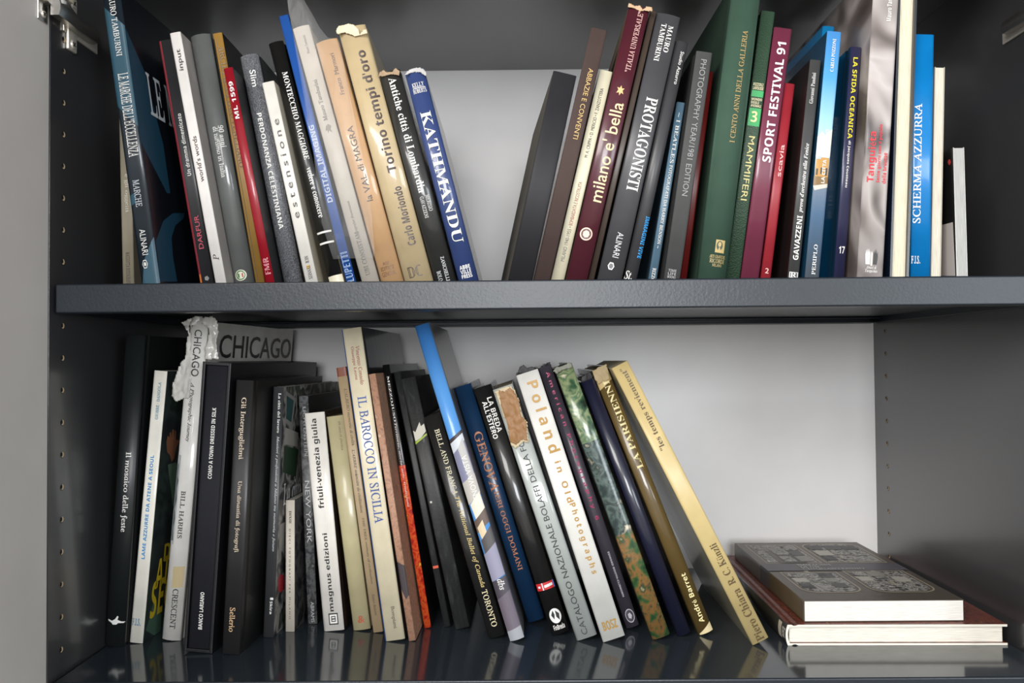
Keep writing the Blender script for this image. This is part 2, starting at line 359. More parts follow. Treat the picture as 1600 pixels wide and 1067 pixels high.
TXT = {
 'beige': [('S', 'e gli oggetti', 'R', 'd', 0.3365, 0.5597, 0.35, 0.75, '#efe9d8', 'title_lettering'), ('S', 'MAZZOTTA FOTOGRAFIA', 'R', 'd', 0.7899, 0.9825, 0.35, 0.7, '#5a5040', 'publisher_lettering')],
 'marche': [('S', 'MAURO TAMBURINI', 'R', 'd', 0.0095, 0.2319, 0.36, 0.68, '#f2efe8', 'author_lettering'), ('S', "LE MARCHE DELL'ECCELLENZA", 'R', 'd', 0.2906, 0.5721, 0.28, 0.86, '#f2efe8', 'title_lettering'), ('S', 'MARCHE', 'R', 'd', 0.6497, 0.7401, 0.3, 0.66, '#c8ccd0', 'subject_lettering'), ('S', 'ALINARI', 's', 'd', 0.8153, 0.901, 0.3, 0.62, '#f2efe8', 'publisher_lettering'), ('R', 'LE M', 'R', 'h', 0.2533, 0.4033, 0.1184, 0.3508, '#cfd4d6', 'title_lettering')],
 'darfur': [('S', 'Un dramma dimenticato', 'b', 'u', 0.2999, 0.5503, 0.42, 0.72, '#f2efe8', 'subtitle_lettering'), ('S', 'DARFUR', 's', 'u', 0.7099, 0.8434, 0.38, 0.72, '#d04a60', 'title_lettering')],
 'input': [('S', 'input', 's', 'u', 0.0669, 0.1504, 0.3, 0.82, '#2a2624', 'author_lettering'), ('S', "world's words", 's', 'u', 0.4104, 0.589, 0.3, 0.72, '#5a3f3a', 'title_lettering'), ('S', 'P', 'I', 'u', 0.8723, 0.8973, 0.25, 0.75, '#4a4440', 'publisher_mark')],
 'novanta': [('S', '90 anni', 'R', 'd', 0.3645, 0.4505, 0.62, 0.86, '#f2efe8', 'title_lettering'), ('S', 'di turismo in Italia', 'R', 'd', 0.367, 0.5666, 0.34, 0.6, '#f2efe8', 'title_lettering')],
 'archivio': [('S', 'ARCHIVIO OTTICO VENEZIANO', 'R', 'd', 0.0515, 0.5293, 0.42, 0.92, '#6b4a18', 'title_lettering')],
 'ml': [('S', 'ML 1599', 'b', 'u', 0.0642, 0.2354, 0.28, 0.74, '#f2efe8', 'title_lettering'), ('S', 'FMR', 'O', 'u', 0.8724, 0.9483, 0.25, 0.8, '#f0a0a8', 'publisher_mark')],
 'slim': [('S', 'Slim', 's', 'd', 0.0686, 0.1404, 0.4, 0.72, '#f2efe8', 'author_lettering'), ('S', 'PERDONANZA CELESTINIANA', 'b', 'd', 0.2536, 0.751, 0.34, 0.6, '#f2efe8', 'title_lettering'), ('S', 'ONE GROUP', 's', 'h', 0.9288, 0.9397, 0.25, 0.8, '#4a4a50', 'publisher_lettering'), ('S', 'EDIZIONI', 's', 'h', 0.9425, 0.9534, 0.25, 0.8, '#4a4a50', 'publisher_lettering')],
 'estensione': [('S', 'e s t e n s i o n e', 's', 'u', 0.1829, 0.6678, 0.25, 0.72, '#57524c', 'title_lettering'), ('S', 'MUR   TENNEIX', 'S', 'd', 0.8516, 0.9635, 0.35, 0.65, '#3a3430', 'publisher_lettering')],
 'montecchio': [('S', 'MONTECCHIO MAGGIORE', 'S', 'd', 0.126, 0.4841, 0.44, 0.8, '#f2efe8', 'title_lettering'), ('S', 'vedere e conoscere', 'S', 'd', 0.5154, 0.7184, 0.42, 0.8, '#f2efe8', 'subtitle_lettering')],
 'digital': [('S', 'DIGITAL IMAGING', 'b', 'u', 0.4064, 0.6883, 0.2, 0.75, '#b9c4d8', 'title_lettering'), ('S', 'LUPETTI', 'O', 'u', 0.8708, 0.9782, 0.15, 0.85, '#a9c4ea', 'publisher_mark')],
 'ubi': [('S', 'Mauro Tamburini', 'R', 'u', 0.0349, 0.1068, 0.45, 0.62, '#8c8072', 'author_lettering'), ('S', 'Mauro Tamburini', 'R', 'u', 0.2059, 0.3642, 0.35, 0.6, '#6a6258', 'author_lettering'), ('S', 'Fotografar frammenti', 'I', 'u', 0.6745, 0.812, 0.4, 0.6, '#7a7064', 'subtitle_lettering'), ('S', 'UBI CONSISTAM', 'R', 'u', 0.7924, 0.9589, 0.35, 0.62, '#5c564e', 'title_lettering')],
 'magra': [('S', 'Franco  Marmori', 's', 'u', 0.0574, 0.2254, 0.48, 0.68, '#5a4130', 'author_lettering'), ('S', 'la VAL di MAGRA', 's', 'u', 0.3538, 0.6594, 0.36, 0.64, '#3c2c24', 'title_lettering'), ('S', 'AGIS', 's', 'h', 0.9039, 0.9168, 0.3, 0.62, '#7a4f30', 'publisher_lettering'), ('S', 'EDITRICE', 's', 'h', 0.922, 0.9376, 0.15, 0.75, '#7a4f30', 'publisher_lettering'), ('S', 'GENOVA', 's', 'h', 0.9428, 0.9609, 0.15, 0.75, '#7a4f30', 'publisher_lettering')],
 'torino': [('S', "Torino tempi d'oro", 'b', 'u', 0.0965, 0.5705, 0.42, 0.86, '#3d2a26', 'title_lettering'), ('S', 'Carlo Moriondo', 'b', 'u', 0.6276, 0.8531, 0.46, 0.76, '#3d2a26', 'author_lettering'), ('S', 'DC', 'O', 'h', 0.9298, 0.9718, 0.22, 0.7, '#3d2a26', 'publisher_mark')],
 'antiche': [('S', 'Antiche città di Lombardia', 'S', 'd', 0.0331, 0.5714, 0.36, 0.72, '#f2efe8', 'title_lettering'), ('S', 'MERISIO', 'R', 'd', 0.5863, 0.6612, 0.62, 0.8, '#d8d6d0', 'author_lettering'), ('S', 'GAVAZZENI', 'R', 'd', 0.5893, 0.6881, 0.34, 0.52, '#d8d6d0', 'author_lettering'), ('S', 'ZANICHELLI', 'R', 'd', 0.8734, 0.9868, 0.55, 0.72, '#d0d0d0', 'publisher_lettering'), ('S', 'BOLOGNA', 'R', 'd', 0.9331, 1.0166, 0.2, 0.4, '#d0d0d0', 'publisher_lettering')],
 'kath': [('S', 'KELLY', 'R', 'h', 0.0607, 0.0802, 0.2, 0.8, '#f2efe8', 'author_lettering'), ('S', 'ROBERTS', 'R', 'h', 0.0892, 0.1087, 0.18, 0.86, '#f2efe8', 'author_lettering'), ('S', 'KATHMANDU', 'S', 'd', 0.1957, 0.8076, 0.24, 0.78, '#f4f0dc', 'title_lettering'), ('S', 'ABBE', 'b', 'h', 0.9116, 0.9295, 0.22, 0.76, '#f2efe8', 'publisher_lettering'), ('S', 'VILLE', 'b', 'h', 0.9324, 0.9502, 0.22, 0.76, '#f2efe8', 'publisher_lettering'), ('S', 'PRESS', 'b', 'h', 0.9532, 0.971, 0.22, 0.76, '#f2efe8', 'publisher_lettering')],
 'abbazie': [('S', 'ABBAZIE E CONVENTI', 's', 'd', 0.1573, 0.4355, 0.42, 0.72, '#d8b26a', 'title_lettering')],
 'milano40': [('S', 'M. A. CRIPPA • D. MERICIO • F. ZANZOTTERA', 's', 'u', 0.0836, 0.4089, 0.36, 0.62, '#4a463e', 'author_lettering'), ('S', 'BOMBARDATA E RICOSTRUITA', 's', 'u', 0.5231, 0.7271, 0.38, 0.66, '#a0583c', 'subtitle_lettering'), ('S', 'MILANO 1940-1955 •', 's', 'u', 0.7331, 0.8947, 0.38, 0.66, '#4a463e', 'title_lettering')],
 'bella': [('S', '"ITALIA UNIVERSALE"', 'R', 'u', 0.0179, 0.2378, 0.5, 0.76, '#e0b0a8', 'series_lettering'), ('S', "milano e' bella", 's', 'u', 0.3498, 0.7102, 0.2, 0.82, '#f6d9a8', 'title_lettering')],
 'protag': [('S', 'MAURO', 'S', 'd', 0.0404, 0.1391, 0.58, 0.8, '#f2efe8', 'author_lettering'), ('S', 'TAMBURINI', 'S', 'd', 0.038, 0.1776, 0.28, 0.5, '#f2efe8', 'author_lettering'), ('S', 'PROTAGONISTI', 'S', 'd', 0.3121, 0.6592, 0.34, 0.84, '#f2efe8', 'title_lettering'), ('S', 'ALINARI', 's', 'd', 0.8166, 0.9095, 0.4, 0.66, '#d8d8d8', 'publisher_lettering')],
 'azzurro': [('S', 'Studio Azzurro', 's', 'd', 0.0411, 0.1767, 0.56, 0.84, '#f2efe8', 'author_lettering'), ('S', 'IMMAGINI VIVE', 'b', 'd', 0.7218, 0.893, 0.66, 0.98, '#2aa0e8', 'title_lettering'), ('S', 'St.', 'I', 'h', 0.9509, 0.9851, 0.02, 0.6, '#f2efe8', 'signature_lettering')],
 'beatles': [('S', '~ I BEATLES', 'R', 'd', 0.0569, 0.3346, 0.3, 0.74, '#f2efe8', 'title_lettering'), ('S', 'FOTOGRAFATI DA HARRY BENSON ~', 'R', 'd', 0.3451, 0.8004, 0.34, 0.74, '#f2efe8', 'title_lettering'), ('S', 'RIZZOLI', 'R', 'd', 0.9086, 1.0028, 0.3, 0.72, '#f2efe8', 'publisher_lettering')],
 'photo': [('S', 'PHOTOGRAPHY YEAR/1981 EDITION', 's', 'd', 0.0337, 0.6259, 0.36, 0.72, '#9a9a97', 'title_lettering'), ('S', 'TIME', 'b', 'h', 0.9438, 0.9549, 0.2, 0.7, '#9a9a98', 'publisher_lettering'), ('S', 'LIFE', 'b', 'h', 0.9576, 0.9687, 0.2, 0.7, '#9a9a98', 'publisher_lettering'), ('S', 'BOOKS', 'b', 'h', 0.9714, 0.9825, 0.2, 0.7, '#9a9a98', 'publisher_lettering')],
 'cento': [('S', 'I CENTO ANNI DELLA GALLERIA', 'R', 'u', 0.1614, 0.5377, 0.5, 0.68, '#b89a5e', 'title_lettering'), ('S', 'ARTI GRAFICHE', 'R', 'h', 0.9136, 0.9242, 0.3, 0.84, '#c2a867', 'publisher_lettering'), ('S', 'RICORDI', 'R', 'h', 0.9264, 0.9402, 0.32, 0.82, '#c2a867', 'publisher_lettering'), ('S', 'MILANO', 'R', 'h', 0.9423, 0.9519, 0.42, 0.74, '#c2a867', 'publisher_lettering')],
 'mammiferi': [('S', 'RIZZOLI', 'b', 'h', 0.2661, 0.2767, 0.12, 0.84, '#f0e4b8', 'publisher_lettering'), ('S', 'LAROUSSE', 'b', 'h', 0.2791, 0.2909, 0.12, 0.88, '#f0e4b8', 'publisher_lettering'), ('S', 'MONDO', 'b', 'h', 0.3215, 0.3309, 0.12, 0.88, '#f0e4b8', 'series_lettering'), ('S', 'DEGLI', 'b', 'h', 0.3333, 0.3427, 0.12, 0.7, '#f0e4b8', 'series_lettering'), ('S', 'ANIMALI', 'b', 'h', 0.3451, 0.3545, 0.12, 0.88, '#f0e4b8', 'series_lettering'), ('S', '3', 'b', 'h', 0.3698, 0.4098, 0.25, 0.7, '#f3e7a8', 'volume_number'), ('S', 'MAMMIFERI', 's', 'd', 0.4616, 0.6963, 0.3, 0.74, '#ddd08a', 'title_lettering')],
 'sport': [('S', 'SPORT FESTIVAL 91', 'b', 'u', 0.0561, 0.527, 0.3, 0.78, '#f6f2f4', 'title_lettering')],
 'scavia': [('S', 'scavia', 's', 'u', 0.3062, 0.4661, 0.3, 0.72, '#f0c2bc', 'title_lettering'), ('S', '2', 's', 'h', 0.9219, 0.9474, 0.35, 0.7, '#f0c2bc', 'volume_number')],
 'gavazzeni': [('S', 'GAVAZZENI', 'b', 'u', 0.7029, 0.9011, 0.28, 0.76, '#f2efe8', 'author_lettering'), ('S', "prova d'orchestra alla Fenice", 'J', 'u', 0.3774, 0.6885, 0.3, 0.76, '#f2efe8', 'title_lettering'), ('S', 'Giovanni Pandini', 'S', 'u', 0.0592, 0.1982, 0.28, 0.62, '#d8d6d2', 'author_lettering'), ('S', 'R', 'S', 'h', 0.9584, 0.9785, 0.2, 0.75, '#f2efe8', 'publisher_mark')],
 'periplo': [('S', 'CARLO POZZONI', 'S', 'u', 0.0305, 0.1619, 0.42, 0.66, '#f2efe8', 'author_lettering'), ('S', 'LA CITTA DEL FERRO', 'b', 'u', 0.3932, 0.6085, 0.5, 0.74, '#f2efe8', 'title_lettering'), ('S', 'PERIPLO', 'R', 'u', 0.8537, 0.9734, 0.42, 0.68, '#f2efe8', 'publisher_lettering')],
 'scherma2': [('S', 'SCHERMA AZZURRA', 'R', 'u', 0.3437, 0.7368, 0.3, 0.6, '#e6f2fa', 'title_lettering')],
 'sfida': [('S', 'LA SFIDA OCEANICA', 'b', 'd', 0.0456, 0.3924, 0.3, 0.72, '#f0e02a', 'title_lettering'), ('S', 'di Jacques Cousteau', 'b', 'd', 0.4006, 0.5992, 0.36, 0.64, '#f2efe8', 'author_lettering'), ('S', '17', 'b', 'h', 0.8487, 0.8785, 0.28, 0.8, '#f2efe8', 'volume_number')],
 'tanguieta': [('S', 'Mauro Tamburini', 'b', 'u', 0.0638, 0.1805, 0.55, 0.74, '#f2efe8', 'author_lettering'), ('S', 'Tanguiéta', 'b', 'u', 0.5331, 0.6933, 0.14, 0.5, '#e02f3c', 'title_lettering'), ('S', 'Sette giorni con il popolo', 'b', 'u', 0.5087, 0.6933, 0.52, 0.68, '#e02f3c', 'subtitle_lettering'), ('S', 'della brousse', 'b', 'u', 0.598, 0.6954, 0.74, 0.9, '#e02f3c', 'subtitle_lettering'), ('S', 'Amici di', 'I', 'h', 0.9561, 0.9662, 0.32, 0.72, '#f2efe8', 'publisher_lettering'), ('S', 'Tanguiéta', 'I', 'h', 0.9682, 0.9793, 0.28, 0.76, '#f2efe8', 'publisher_lettering')],
 'scherma': [('S', 'SCHERMA AZZURRA', 'R', 'u', 0.2822, 0.7672, 0.06, 0.44, '#f2efe8', 'title_lettering'), ('S', 'F.I.S.', 'R', 'h', 0.8989, 0.9299, 0.02, 0.46, '#f2efe8', 'publisher_lettering')],
 'mosaico': [('S', 'Il mosaico delle feste', 'R', 'd', 0.3775, 0.6345, 0.42, 0.76, '#f2efe8', 'title_lettering')],
 'lame': [('S', 'GIOBBE · DANGOLA', 'R', 'u', 0.0422, 0.1793, 0.42, 0.64, '#1f7fa0', 'author_lettering'), ('S', 'LAME AZZURRE DA ATENE A SEOUL', 'b', 'u', 0.3115, 0.6928, 0.34, 0.6, '#1f8fd0', 'title_lettering'), ('S', 'F.I.S.', 'R', 'h', 0.9109, 0.9367, 0.08, 0.74, '#3f86a8', 'publisher_lettering'), ('R', 'DA', 'b', 'h', 0.6593, 0.7246, 0.1465, 0.3037, '#d8bc2a', 'cover_lettering'), ('R', 'ATENE', 'b', 'h', 0.7077, 0.8171, 0.0753, 0.4383, '#d8bc2a', 'cover_lettering'), ('R', 'SEOUL', 'b', 'h', 0.786, 0.9241, 0.048, 0.4681, '#d8bc2a', 'cover_lettering')],
 'chicago': [('S', 'CHICAGO', 's', 'd', 0.0277, 0.1747, 0.36, 0.76, '#23211f', 'title_lettering'), ('S', 'A Photographic Journey', 'I', 'd', 0.1948, 0.3796, 0.36, 0.62, '#23211f', 'subtitle_lettering'), ('S', 'BILL HARRIS', 'R', 'd', 0.534, 0.6821, 0.4, 0.64, '#33302c', 'author_lettering'), ('S', 'CRESCENT', 'R', 'd', 0.8399, 0.9635, 0.42, 0.72, '#23211f', 'publisher_lettering'), ('R', 'CHICAGO', 's', 'h', 0.0366, 0.1151, 0.1265, 0.98, '#1c1a19', 'cover_lettering')],
 'comobook': [('S', 'COMO A TOWN DRESSED IN SILK', 'b', 'u', 0.149, 0.401, 0.4, 0.58, '#f2efe8', 'title_lettering'), ('S', 'BANCO LARIANO', 'b', 'u', 0.8014, 0.9322, 0.42, 0.6, '#f2efe8', 'publisher_lettering')],
 'gli': [('S', 'Gli Interguglielmi', 'R', 'd', 0.0631, 0.2907, 0.3, 0.66, '#e0cdb4', 'author_lettering'), ('S', 'Una dinastia di fotografi', 'R', 'd', 0.368, 0.6297, 0.36, 0.66, '#d8c6ae', 'title_lettering'), ('S', 'Sellerio', 'R', 'd', 0.8301, 0.9184, 0.34, 0.66, '#d8b48a', 'publisher_lettering')],
 'citta': [('S', 'La città del lavoro', 'S', 'd', 0.0245, 0.1838, 0.54, 0.8, '#f2efe8', 'title_lettering'), ('S', 'Mestieri e professioni a Milano tra memoria e futuro', 'I', 'd', 0.1966, 0.6571, 0.5, 0.8, '#d8d8d6', 'subtitle_lettering'), ('S', 'Skira', 'b', 'd', 0.8558, 0.9067, 0.55, 0.8, '#f2efe8', 'publisher_lettering'), ('R', 'La città', 'R', 'h', 0.3953, 0.4846, 0.0569, 0.3343, '#d8d8d6', 'cover_lettering')],
 'dixie': [('S', 'DIXIE', 'S', 'd', 0.0808, 0.1785, 0.42, 0.66, '#2a2622', 'title_lettering'), ('S', 'D I E C I   F O T O G R A F I   P E R   M I L A N O', 's', 'd', 0.2175, 0.9037, 0.4, 0.58, '#6a6258', 'subtitle_lettering')],
 'newyork': [('S', 'LICHTENSTEIN', 's', 'd', 0.0497, 0.2641, 0.4, 0.75, '#b0b0b0', 'author_lettering'), ('S', 'NEW YORK', 's', 'd', 0.3739, 0.6462, 0.3, 0.8, '#d2d2d0', 'title_lettering'), ('S', 'ABRAMS', 's', 'd', 0.9035, 0.9928, 0.4, 0.75, '#b8b8b8', 'publisher_lettering')],
 'friuli': [('S', 'friuli-venezia giulia', 'b', 'u', 0.0277, 0.4403, 0.3, 0.66, '#1a1817', 'title_lettering'), ('S', 'magnus edizioni', 'b', 'u', 0.5548, 0.9118, 0.36, 0.66, '#1a1817', 'publisher_lettering')],
 'plastica': [('S', '60 anni di plastica', 'R', 'd', 0.0273, 0.1628, 0.62, 0.8, '#7a6a3e', 'title_lettering'), ('S', '&', 'I', 'h', 0.9345, 0.9672, 0.35, 0.75, '#b0502a', 'publisher_mark')],
 'albero': [('S', "L'ALBERO memoria di civiltà", 'I', 'd', 0.0808, 0.2972, 0.5, 0.8, '#6a5a46', 'title_lettering'), ('S', "L'ARBRE mémoire de civilisation", 'I', 'd', 0.3118, 0.5514, 0.42, 0.7, '#6a5a46', 'title_lettering'), ('S', 'THE TREE memory of civilization', 'I', 'd', 0.5707, 0.8187, 0.42, 0.7, '#6a5a46', 'title_lettering'), ('S', 'Enrico Rainero', 'I', 'd', 0.8572, 0.9363, 0.4, 0.66, '#6a5a46', 'author_lettering')],
 'barocco': [('S', 'Vincenzo Consolo', 'R', 'd', 0.0588, 0.183, 0.58, 0.78, '#98463c', 'author_lettering'), ('S', 'Giuseppe Leone', 'R', 'd', 0.0588, 0.1664, 0.32, 0.5, '#98463c', 'author_lettering'), ('S', 'IL BAROCCO IN SICILIA', 'R', 'd', 0.2201, 0.6271, 0.32, 0.78, '#3f5a9c', 'title_lettering'), ('S', 'Bompiani', 'R', 'd', 0.8924, 0.9636, 0.48, 0.7, '#5a5448', 'publisher_lettering')],
 'mezzo': [('S', 'MEZZOJUSO', 'S', 'd', 0.0441, 0.2181, 0.36, 0.7, '#f2efe8', 'title_lettering'), ('S', 'Territorio, storia, arte, tradizioni', 'J', 'd', 0.223, 0.5425, 0.34, 0.7, '#e8dcd4', 'subtitle_lettering')],
 'toronto': [('S', 'BELL AND FRANCA', 'R', 'd', 0.064, 0.3597, 0.4, 0.7, '#d8cfae', 'author_lettering'), ('S', 'The National Ballet of Canada', 'I', 'd', 0.3684, 0.7781, 0.36, 0.72, '#d8c07a', 'title_lettering'), ('S', 'TORONTO', 'R', 'd', 0.7896, 0.9533, 0.38, 0.72, '#e2d6ae', 'publisher_lettering')],
 'sky': [('S', 'GENOVA VISTA', 's', 'u', 0.4196, 0.574, 0.45, 0.82, '#f2efe8', 'title_lettering'), ('S', 'dbs', 'I', 'd', 0.8087, 0.843, 0.35, 0.8, '#f2efe8', 'publisher_mark')],
 'genova': [('S', 'GENOVA', 'R', 'd', 0.1979, 0.4489, 0.26, 0.76, '#d98a5a', 'title_lettering'), ('S', 'IERI OGGI DOMANI', 'R', 'd', 0.4516, 0.7857, 0.38, 0.66, '#cf8358', 'title_lettering')],
 'breda': [('S', 'LA BREDA', 'b', 'd', 0.0475, 0.1884, 0.56, 0.84, '#f2efe8', 'title_lettering'), ('S', "ALL'ESTERO", 'b', 'd', 0.058, 0.2092, 0.22, 0.5, '#f2efe8', 'title_lettering'), ('S', 'FinBreda', 'b', 'h', 0.9629, 0.9835, 0.22, 0.86, '#f2efe8', 'publisher_lettering')],
 'catalogo': [('S', 'CATALOGO NAZIONALE BOLAFFI DELLA FO', 's', 'u', 0.2115, 0.9857, 0.34, 0.62, '#26282a', 'title_lettering')],
 'poland': [('S', 'P o l a n d', 'b', 'd', 0.0352, 0.3029, 0.34, 0.84, '#b88a34', 'title_lettering'), ('S', 'i n   O l d', 'b', 'd', 0.3366, 0.4904, 0.42, 0.7, '#b88a34', 'title_lettering'), ('S', 'P h o t o g r a p h s', 'b', 'd', 0.4952, 0.7586, 0.4, 0.74, '#b88a34', 'title_lettering'), ('S', 'BOSZ', 'b', 'h', 0.9304, 0.9637, 0.2, 0.84, '#a87f28', 'publisher_lettering')],
 'american': [('S', 'A m e r i c a n   P h o t o g r a p h y   6', 'b', 'd', 0.0218, 0.591, 0.34, 0.72, '#c8286a', 'title_lettering'), ('S', 'EDWARD BOOTH-CLIBBORN', 'b', 'd', 0.7136, 0.8847, 0.48, 0.62, '#d6d2da', 'publisher_lettering')],
 'parisienne': [('S', 'LA PARISIENNE', 'S', 'u', 0.0362, 0.381, 0.36, 0.78, '#efe0a4', 'title_lettering'), ('S', 'André Barret', 'b', 'u', 0.7767, 0.9593, 0.36, 0.7, '#efe0a4', 'author_lettering')],
 'temps': [('S', '"les temps reviennent"', 'S', 'u', 0.0146, 0.3099, 0.36, 0.78, '#57421a', 'title_lettering'), ('S', 'R. C. Künzli', 'S', 'u', 0.6521, 0.7971, 0.36, 0.78, '#57421a', 'author_lettering'), ('S', 'Piero Chiara', 'S', 'u', 0.8155, 0.9968, 0.34, 0.8, '#57421a', 'author_lettering')],
 'S2': [('R', 'IMMAGINI', 'R', 'h', 0.452, 0.48, 0.26, 0.5, '#c9c6c0', 'title_lettering'), ('R', 'DI UN', 'R', 'h', 0.487, 0.515, 0.26, 0.4, '#c9c6c0', 'title_lettering'), ('R', 'CINQUANTENNIO', 'R', 'h', 0.522, 0.55, 0.26, 0.7, '#c9c6c0', 'title_lettering')],
 'S1': [('S', 'BEAT', 'b', 'd', 0.965, 0.995, 0.3, 0.8, '#e8e4dc', 'title_lettering')],
}
